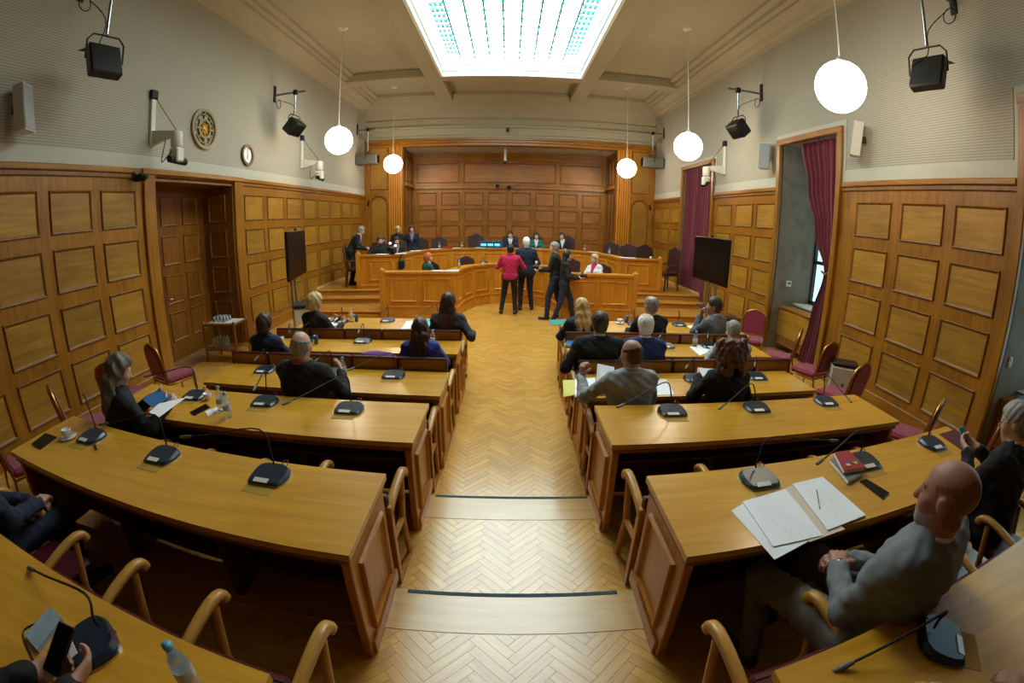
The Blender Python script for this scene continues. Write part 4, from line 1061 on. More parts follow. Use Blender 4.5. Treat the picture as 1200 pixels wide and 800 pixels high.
    for i, H_ in enumerate((HL, HR)):
        sx = -1 if i == 0 else 1
        if pose == 'sit':
            kn = V(*knees[i]) if knees else V(sx * 0.12 * s, 0.43 * s, seat_h + 0.06 * s)
            an = V(*feet[i]) if feet else V(sx * 0.12 * s, 0.40 * s, 0.085)
        else:
            an = V(*feet[i]) if feet else V(sx * 0.11 * s, 0.0, 0.085); kn, an = ik(H_, an, 0.435 * s, 0.435 * s, V(0, 1, 0.05))
        legs.append((H_, kn, an))
    legp = lambda e, cut: [q for (H_, kn, an) in legs for q in (cap(H_, kn, 0.086 * s * b_ + e, 0.056 * s + e, k=0.04), cap(kn, kn + (an - kn) * cut, 0.054 * s + e, 0.038 * s + e * 1.4, k=0.03))]
    foot = [q for i, (H_, kn, an) in enumerate(legs) for q in (cap(an - V(0, 0.035, 0.045), an + V((-1 if i == 0 else 1) * 0.03, 0.15 * s, -0.052), 0.034, 0.031, k=0.03),)]
    # head
    hs = s * (0.96 if female else 1.0)
    def hp(x, y, z): return hc + R @ V(x * hs, y * hs, z * hs)
    hd = [ell(hp(0, -0.012, 0.028), (0.074 * hs, 0.094 * hs, 0.090 * hs), R, k=0.02), ell(hp(0, 0.022, -0.045), (0.057 * hs, 0.070 * hs, 0.072 * hs), R, k=0.03), cap(hp(0, 0.066, -0.096), hp(0, 0.06, -0.085), 0.024 * hs, k=0.03),
          cap(hp(-0.028, 0.070, 0.022), hp(0.028, 0.070, 0.022), 0.013 * hs, k=0.02), cap(hp(0, 0.086, 0.010), hp(0, 0.104, -0.028), 0.008 * hs, 0.013 * hs, k=0.012), cap(hp(-0.018, 0.082, -0.060), hp(0.018, 0.082, -0.060), 0.009 * hs, k=0.012),
          cap(hp(-0.04, 0.052, -0.02), hp(-0.035, 0.058, -0.03), 0.022 * hs, k=0.03), cap(hp(0.04, 0.052, -0.02), hp(0.035, 0.058, -0.03), 0.022 * hs, k=0.03)]
    hd += [ell(hp(sx * 0.077, -0.010, -0.008), (0.011 * hs, 0.022 * hs, 0.032 * hs), R @ Rm(0, 0.15, 0), k=0.008) for sx in (-1, 1)]
    neck = [cap(nk - u * 0.03, hp(0, -0.018, -0.075), 0.056 * s * fm, 0.054 * s * fm, k=0.03)]
    bp = tor(0.0) + armp(0.0, 1.0) + legp(0.0, 1.0) + foot + neck + hd + hands
    me = mesh_np('body', *sdf_mesh(bp, res), ['skin_' + skin, 'h_' + haircol]); link('body', me, t)
    if hair == 'shaved':   # close-cropped sides and nape are part of the skin surface
        cen = np.zeros(len(me.polygons) * 3); me.polygons.foreach_get('center', cen); cen = cen.reshape(-1, 3) - hc
        q = (cen @ R) / hs
        keep = (q[:, 0] ** 2 + q[:, 1] ** 2 + q[:, 2] ** 2 < 0.14 ** 2) & (0.45 * q[:, 2] - 0.9 * q[:, 1] > -0.012) & (q[:, 2] > -0.085) & (np.sqrt(q[:, 0] ** 2 + (q[:, 1] - 0.012) ** 2 + (q[:, 2] - 0.135) ** 2) > 0.108) & ~((np.abs(q[:, 0]) > 0.0705) & (np.abs(q[:, 1] + 0.01) < 0.03) & (np.abs(q[:, 2] + 0.008) < 0.04))
        me.polygons.foreach_set('material_index', keep.astype(np.int32))
    # clothes
    h2 = max(res, 0.009)
    jp = tor(0.012) + armp(0.013, 0.93)
    if pose != 'sit' and hem: jp += [cap(HL - V(0, 0, 0.06 * s), HR - V(0, 0, 0.06 * s), 0.118 * s * b_, k=0.06), cap(HL, HR, 0.122 * s * b_, k=0.06)]
    if collar:   # collar roll behind the neck
        cc = nk + u * 0.012 - fw * 0.012
        rg = [cc + rt * 0.068 * s * math.cos(a) + fw * 0.062 * s * math.sin(a) - u * 0.028 * max(0, math.sin(a)) for a in [PI * 0.85 + (PI * 1.3) * i / 8 for i in range(9)]]
        jp += [cap(rg[i], rg[i + 1], 0.015 * s, k=0.012) for i in range(8)]
    fold = lambda P_: P_ + 0.0034 * np.stack([np.sin(P_[:, 2] * 55 + P_[:, 0] * 20 + 1.5 * np.sin(P_[:, 1] * 18)), np.sin(P_[:, 2] * 47 + P_[:, 0] * 31 + 1 + 1.2 * np.sin(P_[:, 0] * 25)), 0.7 * np.sin(P_[:, 1] * 60 + P_[:, 0] * 22)], 1) + 0.0022 * np.stack([np.sin(P_[:, 2] * 115 - P_[:, 1] * 70), np.sin(P_[:, 2] * 98 + P_[:, 0] * 60), np.sin(P_[:, 1] * 105 - P_[:, 0] * 40)], 1)
    jcut = None if pose == 'sit' else (lambda X, Y, Z: (hipz - (0.14 if hem else 0.07) * s) - Z)
    link('jacket', mesh_np('jacket', *sdf_mesh(jp, h2, cut=jcut, noise=fold), ['c_' + top]), t)
    link('trousers', mesh_np('trousers', *sdf_mesh(tor(0.009)[:2] + legp(0.011, 0.96), max(res, 0.011), cut=(None if pose == 'sit' else (lambda X, Y, Z: Z - (hipz + 0.10 * s))), noise=fold), ['c_' + bottom]), t)
    for i in (0, 1):
        H_, kn, an = legs[i]; sx = -1 if i == 0 else 1
        sp = [cap(an - V(0, 0.035, 0.045), an + V(sx * 0.03, 0.155 * s, -0.050), 0.041, 0.036, k=0.03), cap(an - V(0, 0.01, 0.01), an - V(0, 0.02, 0.04), 0.044, k=0.03)]
        zf = an[2] - 0.085 + 0.004
        P_, Q = sdf_mesh(sp, 0.012); P_[:, 2] = np.maximum(P_[:, 2], zf); link('shoe', mesh_np('shoe', P_, Q, [shoe]), t)
    if collar and collar != 'none':
        cc = nk + u * 0.035
        rg = [cc + rt * 0.060 * s * fm * math.cos(a) + fw * 0.058 * s * fm * math.sin(a) - u * 0.02 * math.sin(a) for a in [2 * PI * i / 12 for i in range(13)]]
        mb = MB(); mb.tube([tuple(q) for q in rg], 0.011 * s, 6); mb.build('shirt_collar', ['c_' + collar], t)
    if scarf:
        cc = nk + u * 0.03
        rg = [cc + rt * 0.072 * s * math.cos(a) + fw * 0.07 * s * math.sin(a) - u * 0.015 * math.sin(a) for a in [2 * PI * i / 14 for i in range(15)]]
        mb = MB(); mb.tube([tuple(q) for q in rg], 0.026 * s, 8, flat=0.8); mb.build('scarf', ['c_' + scarf], t)
    if front:    # shirt or blouse wedge in the jacket opening
        zt, zb = nk[2] - 0.0, nk[2] - 0.27 * s
        cut = lambda X, Y, Z: np.maximum(np.maximum(np.abs(X - (nk[0] + (P0[0] - nk[0]) * 0.3)) - np.clip((Z - zb) * 0.27, 0, 0.07), zb - Z), -(Y - (nk[1] - 0.02)))
        P_, Q = sdf_mesh(tor(0.019), 0.010, cut=cut)
        if len(Q): link('shirt', mesh_np('shirt', P_, Q, ['c_' + front]), t)
        if tie:
            ch = P0 + u * 0.44 * s + fw * (0.118 * s * b_); c2_ = P0 + u * 0.24 * s + fw * (0.135 * s * b_)
            mb = MB(); mb.tube([tuple(nk + fw * 0.072 * s + u * 0.005), tuple(ch + fw * 0.006), tuple(c2_)], [0.014, 0.018, 0.026], 6, flat=0.35); mb.build('tie', ['c_' + tie], t)
    # hair
    def loc_(X, Y, Z):
        x, y, z = X - hc[0], Y - hc[1], Z - hc[2]
        return [(R[0, i] * x + R[1, i] * y + R[2, i] * z) / hs for i in range(3)]
    hh = min(res, 0.010) if res > 0.008 else 0.007
    wave = lambda amp, fr: (lambda P_: P_ + amp * np.stack([np.sin(P_[:, 2] * fr * 0.35 + P_[:, 1] * fr), np.sin(P_[:, 0] * fr + P_[:, 2] * fr * 0.3 + 2), 0.6 * np.sin(P_[:, 0] * fr * 0.9 + P_[:, 1] * fr * 0.8)], 1))
    cm = 'h_' + haircol; cr = lambda e: ell(hp(0, -0.014, 0.030), ((0.074 + e) * hs, (0.094 + e) * hs, (0.090 + e) * hs), R, k=0.02)
    nape = lambda e: ell(hp(0, -0.038, -0.035), ((0.062 + e) * hs, (0.060 + e) * hs, (0.07 + e) * hs), R, k=0.03)
    hm = None
    if hair == 'short':
        def cut(X, Y, Z): q = loc_(X, Y, Z); return np.maximum(0.020 - (0.645 * q[2] - 0.765 * q[1]) - 0.04, -(q[2] + 0.085))
        hm = sdf_mesh([cr(0.013), nape(0.006)], hh, cut, wave(0.002, 160))
    elif hair == 'ring':   # bare crown and forehead, short hair round the sides and nape
        def cut(X, Y, Z): q = loc_(X, Y, Z); return np.maximum(np.maximum(0.006 - (0.45 * q[2] - 0.9 * q[1]) - 0.02, -(q[2] + 0.078)), 0.118 - np.sqrt((q[0] * 1.05) ** 2 + (q[1] + 0.012) ** 2 + (q[2] - 0.135) ** 2))
        hm = sdf_mesh([cr(0.0045), nape(0.003)], 0.006, cut, wave(0.0012, 170))
    elif hair == 'thin':   # short with a bare patch on the crown
        def cut(X, Y, Z): q = loc_(X, Y, Z); return np.maximum(np.maximum(0.020 - (0.645 * q[2] - 0.765 * q[1]) - 0.04, -(q[2] + 0.085)), 0.055 - np.sqrt(q[0] ** 2 + (q[1] + 0.035) ** 2 + (q[2] - 0.115) ** 2))
        hm = sdf_mesh([cr(0.010), nape(0.006)], hh, cut, wave(0.002, 160))
    elif hair in ('bob', 'volume'):
        e = 0.026 if hair == 'bob' else 0.034
        def cut(X, Y, Z): q = loc_(X, Y, Z); return np.maximum(np.maximum(-0.052 - (0.30 * q[2] - 0.95 * q[1]), -(q[2] + 0.125)), np.where((q[1] > 0.035) & (q[2] < 0.055), 0.05, -1.0))
        hm = sdf_mesh([cr(e)] + [cap(hp(sx * 0.066, -0.02, 0.0), hp(sx * 0.066, -0.02, -0.09), 0.032 * hs, 0.028 * hs, k=0.03) for sx in (-1, 1)] + [cap(hp(-0.03, -0.075, 0), hp(-0.03, -0.075, -0.09), 0.042 * hs, k=0.04), cap(hp(0.03, -0.075, 0), hp(0.03, -0.075, -0.09), 0.042 * hs, k=0.04)], hh, cut, wave(0.004, 90))
    elif hair == 'long':
        bk = nk - fw * 0.115 * s - u * 0.16 * s
        def cut(X, Y, Z): q = loc_(X, Y, Z); return np.where((q[1] > 0.03) & (q[2] < 0.06), 0.05, -0.052 - (0.30 * np.clip(q[2], -0.02, 1) - 0.95 * q[1]))
        pr = [cr(0.022 * hv)]
        for sx in (-0.9, -0.35, 0.35, 0.9):
            pts = [hp(sx * 0.07, -0.05, 0.0), hp(sx * 0.075, -0.075, -0.10), nk + rt * sx * 0.085 * s - fw * 0.085 * s - u * 0.03 * s, bk + rt * sx * 0.08 * s]
            pr += [cap(pts[i], pts[i + 1], 0.036 * hs * hv, (0.034 if i < 2 else 0.022) * hs * hv, k=0.035) for i in range(3)]
        hm = sdf_mesh(pr, hh, cut, wave(0.004 if hv < 1.2 else 0.008, 95 if hv < 1.2 else 70))
    elif hair == 'curly':
        rr = random.Random(5); pr = [cr(0.03)]
        for _ in range(190):
            a, z_ = rr.uniform(0, 2 * PI), rr.uniform(-0.19, 0.12)
            rad = 0.105 + 0.02 * math.cos(z_ * 9)
            y_ = math.cos(a) * rad - 0.03
            if y_ > 0.045 and z_ < 0.07: continue
            pr.append(ell(hp(math.sin(a) * rad, y_, z_), (0.030, 0.030, 0.030), k=0.008))
        hm = sdf_mesh(pr, hh, lambda X, Y, Z: np.where((loc_(X, Y, Z)[1] > 0.055) & (loc_(X, Y, Z)[2] < 0.05), 0.05, -1.0), wave(0.005, 120))
    if hm is not None and len(hm[1]): link('hair', mesh_np('hair', *hm, [cm]), t)
    if beard:
        def cut(X, Y, Z): q = loc_(X, Y, Z); return np.maximum(q[2] + 0.030 + np.clip(q[1] - 0.03, 0, 1) * 0.25, -(q[1] + 0.01))
        P_, Q = sdf_mesh([ell(hp(0, 0.022, -0.047), (0.0590 * hs, 0.0718 * hs, 0.0745 * hs), R, k=0.03), cap(hp(0, 0.066, -0.098), hp(0, 0.06, -0.085), 0.026 * hs, k=0.03)], min(hh, 0.007), cut)
        if len(Q): link('beard', mesh_np('beard', P_, Q, ['h_' + beard]), t)
    if face:
        for sx in (-1, 1):
            mb = MB(); mb.sphere(tuple(hp(sx * 0.031, 0.070, 0.004)), 0.0125 * hs, 8, 6); mb.build('eye', ['eye'], t)
            mb = MB(); mb.tube([tuple(hp(sx * 0.014, 0.083, 0.024)), tuple(hp(sx * 0.032, 0.080, 0.029)), tuple(hp(sx * 0.047, 0.068, 0.023))], 0.004 * hs, 5); mb.build('eyebrow', [cm if hm is not None else 'h_dark'], t)
        mb = MB(); mb.tube([tuple(hp(-0.022, 0.085, -0.061)), tuple(hp(0, 0.092, -0.060)), tuple(hp(0.022, 0.085, -0.061))], 0.005 * hs, 5); mb.build('mouth', ['lip'], t)
    t['dbg'] = 0; del t['dbg']
    Mw = Matrix.Translation(loc) @ Matrix.Rotation(rz, 4, 'Z')
    return dict(root=t, M=Mw, head=hc, R=R, wr=[a[2] for a in arms], hp=hp, arms=arms, s=s)
def glasses(p):
    mb = MB(); hp = p['hp']
    for sx in (-1, 1):
        c = [tuple(hp(sx * (0.032 + 0.022 * math.cos(a)), 0.094, 0.002 + 0.017 * math.sin(a))) for a in [2 * PI * i / 12 for i in range(13)]]
        mb.tube(c, 0.0022, 5); mb.tube([tuple(hp(sx * 0.054, 0.094, 0.006)), tuple(hp(sx * 0.078, 0.0, 0.004))], 0.0022, 5)
    mb.tube([tuple(hp(-0.010, 0.097, 0.005)), tuple(hp(0.010, 0.097, 0.005))], 0.0022, 5); mb.build('glasses', ['black'], p['root'])
def watch(p, i, mat='chrome'):
    S_, e_, w2 = p['arms'][i]; a = nrm(w2 - e_); c = w2 - a * 0.012
    o = np.cross(a, V(0, 0, 1)); o = nrm(o); q = np.cross(a, o)
    mb = MB(); mb.tube([tuple(c + o * 0.033 * math.cos(g) + q * 0.033 * math.sin(g)) for g in [2 * PI * i_ / 12 for i_ in range(13)]], 0.006, 6)
    mb.lathe([(0.0, 0.0), (0.017, 0.0), (0.017, 0.009), (0.0, 0.009)], 12, 0, Matrix.Translation(tuple(c - q * 0.034)) @ Matrix(((o[0], a[0], -q[0]), (o[1], a[1], -q[1]), (o[2], a[2], -q[2]))).to_4x4()); mb.build('wristwatch', [mat], p['root'])
def hx(px, py, y): return aty(px, py, y).x
FA, FB, FC, FD, FE = 0.0, 0.0, 0.0, STEP, 2 * STEP
PP = {}
# --- door side
PP['P2'] = person('woman with long grey hair and black jacket reading a blue folder', (-2.98, 2.34, FD), -0.55, h=1.70, female=True, lean=0.16, head=(-0.15, 0.45, 0), wrist=[V(-0.10, 0.36, 0.86), V(0.20, 0.40, 0.86)], palm=[V(0.5, 0.3, 1), V(-1, 0, -0.3)], curl=(0.3, 0.5), top='black', bottom='black', hair='long', haircol='ashblonde', res=0.009, collar=None, skin='c', hv=1.4, build=1.1)
PP['P3'] = person('balding man in black jacket with a rosy scarf', (hx(349, 409, 3.30), 3.36, FC), -0.12, h=1.78, lean=-0.02, head=(-0.1, 0.12, 0), wrist=[V(-0.12, 0.34, 0.84), V(0.20, 0.30, 0.90)], palm=[None, V(-1, 0, 0.2)], top='black', bottom='dgrey', hair='ring', haircol='grey', scarf='scarf', build=1.12, skin='c', res=0.010)
PP['P4'] = person('person with dark brown hair in a navy hooded top, seated by the drinks trolley', (hx(308, 388, 4.42), 4.42, FB), -0.1, h=1.62, lean=0.06, head=(0, 0.25, 0), top='navy', bottom='black', hair='bob', haircol='brown', collar=None, scarf='navy', female=True)
PP['P5'] = person('woman with short blonde hair in a black blazer looking at her phone', (hx(367, 357, 5.50), 5.47, FA), -0.4, h=1.72, female=True, lean=0.05, head=(-0.25, 0.35, 0), wrist=[V(-0.08, 0.36, 0.86), V(0.17, 0.36, 0.84)], palm=[V(0.5, 0, 1), V(-0.5, 0, 1)], top='black', bottom='black', hair='volume', haircol='blonde', collar=None, skin='c')
PP['P6'] = person('woman with long dark brown hair in a charcoal jacket next to the aisle', (hx(525, 356, 5.48), 5.47, FA), 0.0, h=1.74, female=True, lean=0.02, head=(-0.1, 0.05, 0), wrist=[V(-0.14, 0.36, 0.80), V(0.30, 0.12, 0.78)], top='dgrey', bottom='black', hair='long', haircol='brown', collar=None)
PP['P7'] = person('woman with long auburn hair in a royal blue top next to the aisle', (hx(493, 400, 4.40), 4.32, FB), 0.0, h=1.56, female=True, lean=0.12, head=(0.1, 0.35, 0), top='royal', bottom='black', hair='long', haircol='auburn', collar=None)
# --- window side
PP['P8'] = person('blonde woman in a navy top next to the aisle in the first desk row', (hx(682, 363, 5.52), 5.47, FA), 0.1, h=1.64, female=True, lean=0.06, head=(0.1, 0.2, 0), top='navy', bottom='black', hair='long', haircol='blonde', collar=None, skin='c')
PP['P9'] = person('broad man with dark hair in a black suit next to the aisle', (hx(703, 380, 4.36), 4.33, FB), 0.0, h=1.77, lean=0.02, head=(0, 0.08, 0), wrist=[V(-0.30, 0.20, 0.70), V(0.15, 0.36, 0.80)], top='black', bottom='black', hair='short', haircol='dark', build=1.12)
PP['P10'] = person('man with white hair in a bright navy blue suit', (hx(756, 382, 4.36), 4.33, FB), 0.0, h=1.75, lean=0.0, head=(0, 0.1, 0), top='blue', bottom='navy', hair='thin', haircol='white', skin='c')
PP['P11'] = person('man with grey thinning hair in a black suit in the first desk row', (hx(764, 362, 5.48), 5.47, FA), 0.15, h=1.76, lean=0.02, head=(0.25, 0.1, 0), top='black', bottom='black', hair='thin', haircol='grey', skin='c')
PP['P12'] = person('dark-haired man in a grey jacket resting his chin on his hand', (hx(841, 360, 5.50), 5.48, FA), 0.55, h=1.80, lean=0.08, head=(0.5, 0.05, 0), wrist=[V(-0.05, 0.24, 1.06), V(0.18, 0.34, 0.80)], palm=[V(0.1, -0.6, 0.5), None], point=[V(0, -0.2, 1), None], curl=(0.7, 0.35), top='grey', bottom='dgrey', hair='short', haircol='dark')
PP['P13'] = person('grey-haired person in a pale blue-grey top leaning over the desk', (hx(860, 393, 4.45), 4.36, FB), -0.1, h=1.62, lean=0.22, head=(0, 0.4, 0), top='paleblue', bottom='dgrey', hair='short', haircol='grey', collar=None, skin='c')
PP['P14'] = person('woman with a mass of curly brown hair in a black top', (hx(857, 424, 3.38), 3.38, FC), 0.0, h=1.70, female=True, lean=0.04, head=(0.1, 0.25, 0), wrist=[V(-0.14, 0.32, 0.88), V(0.20, 0.34, 0.80)], top='black', bottom='black', hair='curly', haircol='curl', collar=None, res=0.010)
PP['P15'] = person('bald man in a light grey suit holding up a printed sheet next to the aisle', (hx(742, 432, 3.32), 3.33, FC), 0.12, h=1.72, lean=0.03, head=(0.45, 0.2, 0), wrist=[V(-0.33, 0.34, 0.90), V(0.16, 0.36, 0.80)], pole=[V(-0.8, -0.3, -0.9), V(0.6, -0.5, -0.8)], palm=[V(0.8, 0.3, 0), None], point=[V(0.1, 0.2, 1), None], curl=(0.6, 0.3), top='lgrey', bottom='grey', hair='ring', haircol='curl', res=0.009)
watch(PP['P15'], 0, 'black')
PP['P16'] = person('bald man in a blue-grey suit leaning back with hands in his lap', (1.50, 0.88, FE), 0.22, h=1.93, lean=-0.10, side=-0.04, head=(0.15, 0.12, 0), wrist=[V(-0.03, 0.27, 0.74), V(0.10, 0.28, 0.72)], palm=[V(0.2, -0.2, -1), V(-0.3, -0.2, -1)], point=[V(0.75, 0.55, 0.0), V(-0.8, 0.5, 0.05)], curl=(0.35, 0.45), pole=[V(-0.7, -0.6, -0.7), V(0.7, -0.6, -0.7)], knees=[V(-0.16, 0.56, 0.50), V(0.14, 0.50, 0.56)], feet=[V(-0.18, 0.42, 0.085), V(0.12, 0.62, 0.085)], top='bluegrey', bottom='taupe', hair='shaved', haircol='stub', skin='b', res=0.0065, collar='shirt', beard='silver', build=1.12, shoe='shoeb', face=True)
watch(PP['P16'], 0)
PP['P17'] = person('grey-haired man with glasses in a black suit holding a phone over the desk', (2.98, 1.28, FE), 0.12, h=1.76, lean=0.12, head=(0.2, 0.3, 0), wrist=[V(-0.02, 0.34, 0.90), V(0.13, 0.34, 0.90)], palm=[V(0.7, 0, 0.6), V(-0.7, 0, 0.6)], point=[V(0.4, 0.8, 0.25), V(-0.4, 0.8, 0.25)], curl=(0.55, 0.55), top='black', bottom='black', hair='short', haircol='grey', skin='c', res=0.008, face=True)
glasses(PP['P17'])
PP['P1'] = person('man in a dark navy suit with clasped hands at the fifth desk', (-2.82, 0.98, FE), -0.15, h=1.78, lean=0.0, head=(-0.3, 0.1, 0), wrist=[V(-0.02, 0.32, 0.66), V(0.12, 0.33, 0.68)], palm=[V(0.3, 0, -1), V(-0.3, 0, -1)], point=[V(0.7, 0.6, -0.1), V(-0.6, 0.7, -0.1)], curl=(0.45, 0.45), top='navy', bottom='navy', hair='short', haircol='dark', res=0.008)
watch(PP['P1'], 1, 'gold')
PP['P18'] = person('person in a dark suit resting a hand on the last desk by the bent microphone', (1.46, -0.16, 3 * STEP), 0.1, h=1.72, lean=0.0, wrist=[V(-0.16, 0.52, 0.80), V(0.16, 0.36, 0.80)], point=[V(-0.5, 1, 0), None], top='black', bottom='black', hair='short', haircol='brown', res=0.008)
PP['P19'] = person('person in a dark suit holding a phone over the last desk by the power bank', (-1.42, -0.10, 3 * STEP), 0.0, h=1.72, lean=0.0, wrist=[V(0.08, 0.48, 0.82), V(0.22, 0.48, 0.82)], palm=[V(0.8, 0, 0.5), V(-0.8, 0, 0.5)], curl=(0.5, 0.5), top='black', bottom='black', hair='short', haircol='brown', res=0.008)
# --- standing on the floor of the hall
PP['P20'] = person('standing man in a crimson hooded sweatshirt and black trousers, back turned, filming', (0.04, 10.62, 0), -0.1, 'stand', h=1.71, wrist=[V(-0.20, 0.28, 1.22), V(0.22, 0.28, 1.25)], feet=[V(-0.20, -0.02, 0.085), V(0.14, -0.05, 0.085)], top='red', bottom='black', hair='short', haircol='black', collar=None, scarf='red', shoe='shoe', build=1.05, hem=False)
PP['P21'] = person('tall standing man with white hair in a navy suit, back turned', (0.44, 11.1, 0), 0.1, 'stand', h=1.88, wrist=[V(-0.15, 0.26, 1.20), V(0.18, 0.25, 1.18)], feet=[V(-0.13, 0, 0.085), V(0.16, 0.02, 0.085)], top='navy', bottom='black', hair='short', haircol='white', skin='c')
PP['P22'] = person('standing woman with long black hair in black sweater holding a camera', (1.25, 9.82, 0), -1.75, 'stand', h=1.65, female=True, lean=0.06, head=(0.2, 0.05, 0), wrist=[V(-0.05, 0.30, 1.02), V(0.12, 0.32, 1.02)], palm=[V(0.5, 0, 1), V(-0.5, 0, 1)], feet=[V(-0.12, 0.22, 0.085), V(0.10, -0.20, 0.085)], top='black', bottom='jeans', hair='long', haircol='black', collar=None, skin='c', face=True, hem=False)
PP['P23'] = person('standing grey-haired photographer in black and jeans behind the woman with a camera', (1.08, 10.10, 0), 1.35, 'stand', h=1.82, head=(0.3, 0.1, 0), wrist=[V(-0.08, 0.36, 1.12), V(0.12, 0.34, 1.14)], palm=[V(0.5, 0, 1), V(-0.5, 0, 1)], feet=[V(-0.14, 0.16, 0.085), V(0.12, -0.18, 0.085)], top='black', bottom='jeans', hair='short', haircol='grey', collar=None, skin='c', hem=False)
# --- lower bar
PP['P24'] = person('red-haired woman in a teal green jacket seated behind the lower bar', (-2.02, 10.92, 0.15), -1.0, h=1.68, female=True, lean=0.05, head=(-0.45, 0.1, 0), wrist=[V(-0.05, 0.36, 0.78), V(0.16, 0.36, 0.78)], top='dgreen', bottom='black', hair='bob', haircol='red', front='white', collar=None, face=True, skin='c')
PP['P25'] = person('short-haired blonde person in a white jacket seated behind the lower bar', (2.16, 10.95, 0.15), PI - 0.75, h=1.72, lean=-0.1, side=0.1, head=(-0.1, 0.05, 0), wrist=[V(-0.18, 0.30, 0.72), V(0.16, 0.36, 0.78)], top='white', bottom='black', hair='volume', haircol='blonde', collar=None, front='red', face=True, skin='c', female=True)
# --- presiding row
PP['P26'] = person('man in a dark suit and blue tie presiding beside the blue-lit display', (0.05, 15.06, 0.55), PI, h=1.80, head=(0, 0.15, 0), top='navy', bottom='black', hair='short', haircol='dark', front='shirt', tie='tie', face=True, collar='shirt', skin='c')
PP['P27'] = person('woman in a bright green jacket with dark hair in the presiding row', (0.92, 15.06, 0.55), PI - 0.05, h=1.74, female=True, head=(0.05, 0.1, 0), top='green', bottom='black', hair='bob', haircol='brown', front='white', collar=None, face=True, skin='c')
PP['P28'] = person('man in a dark suit with open collar at the end of the presiding row', (1.84, 14.98, 0.55), PI - 0.2, h=1.82, lean=0.08, side=0.10, head=(0, 0.1, 0), wrist=[V(-0.12, 0.36, 0.80), V(0.32, 0.34, 0.80)], top='black', bottom='black', hair='short', haircol='dark', front='shirt', face=True, skin='c')
# --- group at the left end of the upper bar
PP['P29'] = person('grey-haired man in a dark suit standing and bending over the upper bar', (-4.55, 12.42, 0.45), -1.35, 'stand', h=1.80, lean=0.52, head=(-0.1, 0.5, 0), wrist=[V(-0.10, 0.46, 1.05), V(0.12, 0.48, 1.02)], top='black', bottom='black', hair='short', haircol='grey', front='shirt', tie='tie', face=True, skin='c')
PP['P30'] = person('bearded man in black seated at the end of the upper bar', (-3.70, 12.42, 0.45), PI + 0.35, h=1.85, lean=0.1, side=-0.06, head=(0.25, 0.0, 0), wrist=[V(-0.05, 0.40, 0.86), V(0.22, 0.40, 0.86)], top='black', bottom='black', hair='short', haircol='dark', beard='dark', face=True, collar=None, build=1.1)
PP['P31'] = person('dark-clothed person half hidden behind the bearded man', (-3.78, 13.12, 0.45), PI + 0.5, h=1.76, lean=0.0, head=(0.3, 0.1, 0), top='black', bottom='black', hair='short', haircol='black', face=True, collar=None)
PP['P32'] = person('seated woman with reddish brown hair by the flash lights on the upper bar', (-3.30, 12.98, 0.45), PI + 0.35, h=1.74, female=True, lean=0.08, head=(0, 0.15, 0), top='black', bottom='black', hair='bob', haircol='auburn', front='beige', collar=None, face=True, skin='c')
PP['P33'] = person('standing woman with wavy blonde hair in a dark jacket looking down', (-3.50, 13.85, 0.45), PI + 0.5, 'stand', h=1.68, female=True, lean=0.15, head=(0.1, 0.4, 0), top='black', bottom='black', hair='bob', haircol='blonde', front='black', collar=None, face=True, skin='c')
PP['P34'] = person('standing woman in a navy blazer over a pale blouse', (-3.03, 13.9, 0.45), PI + 0.2, 'stand', h=1.69, female=True, head=(0, 0.1, 0), top='navy', bottom='navy', hair='bob', haircol='brown', front='beige', collar=None, face=True, skin='c')
# ================================================================== LAMPS AND WALL FIXTURES
def globe_lamp(x, y, z, r, label):
    t = thing('pendant_lamp', label, 'lamp', (x, y, z), 0, 'opal globe pendant lamps')
    mb = MB(); mb.sphere((0, 0, 0), r, 28, 18); mb.build('globe', ['globe'], t)
    mb = MB(); mb.lathe([(0.0, r + 0.06), (0.03, r + 0.055), (0.05, r + 0.02), (0.085, r - 0.02)][::-1], 14); mb.build('globe_cap', ['offwhite'], t)
    mb = MB(); mb.tube([(0, 0, r + 0.05), (0, 0, ZT - z - 0.02)], 0.010, 6); mb.build('cord', ['offwhite'], t)
    mb = MB(); mb.lathe([(0.0, ZT - z - 0.06), (0.06, ZT - z - 0.055), (0.10, ZT - z - 0.02), (0.11, ZT - z)], 16); mb.build('ceiling_rose', ['offwhite'], t)
globe_lamp(-3.77, 9.62, 4.08, 0.31, 'globe lamp hanging beside the wall clock')
globe_lamp(-3.80, 14.55, 4.13, 0.31, 'globe lamp hanging before the pilaster on the door side')
globe_lamp(3.79, 9.30, 4.02, 0.31, 'globe lamp hanging before the lamp bracket on the window side')
globe_lamp(3.72, 14.25, 4.07, 0.31, 'globe lamp hanging before the pilaster on the window side')
globe_lamp(3.74, 4.36, 4.07, 0.31, 'largest-looking globe lamp hanging by the window with the tied back curtain')
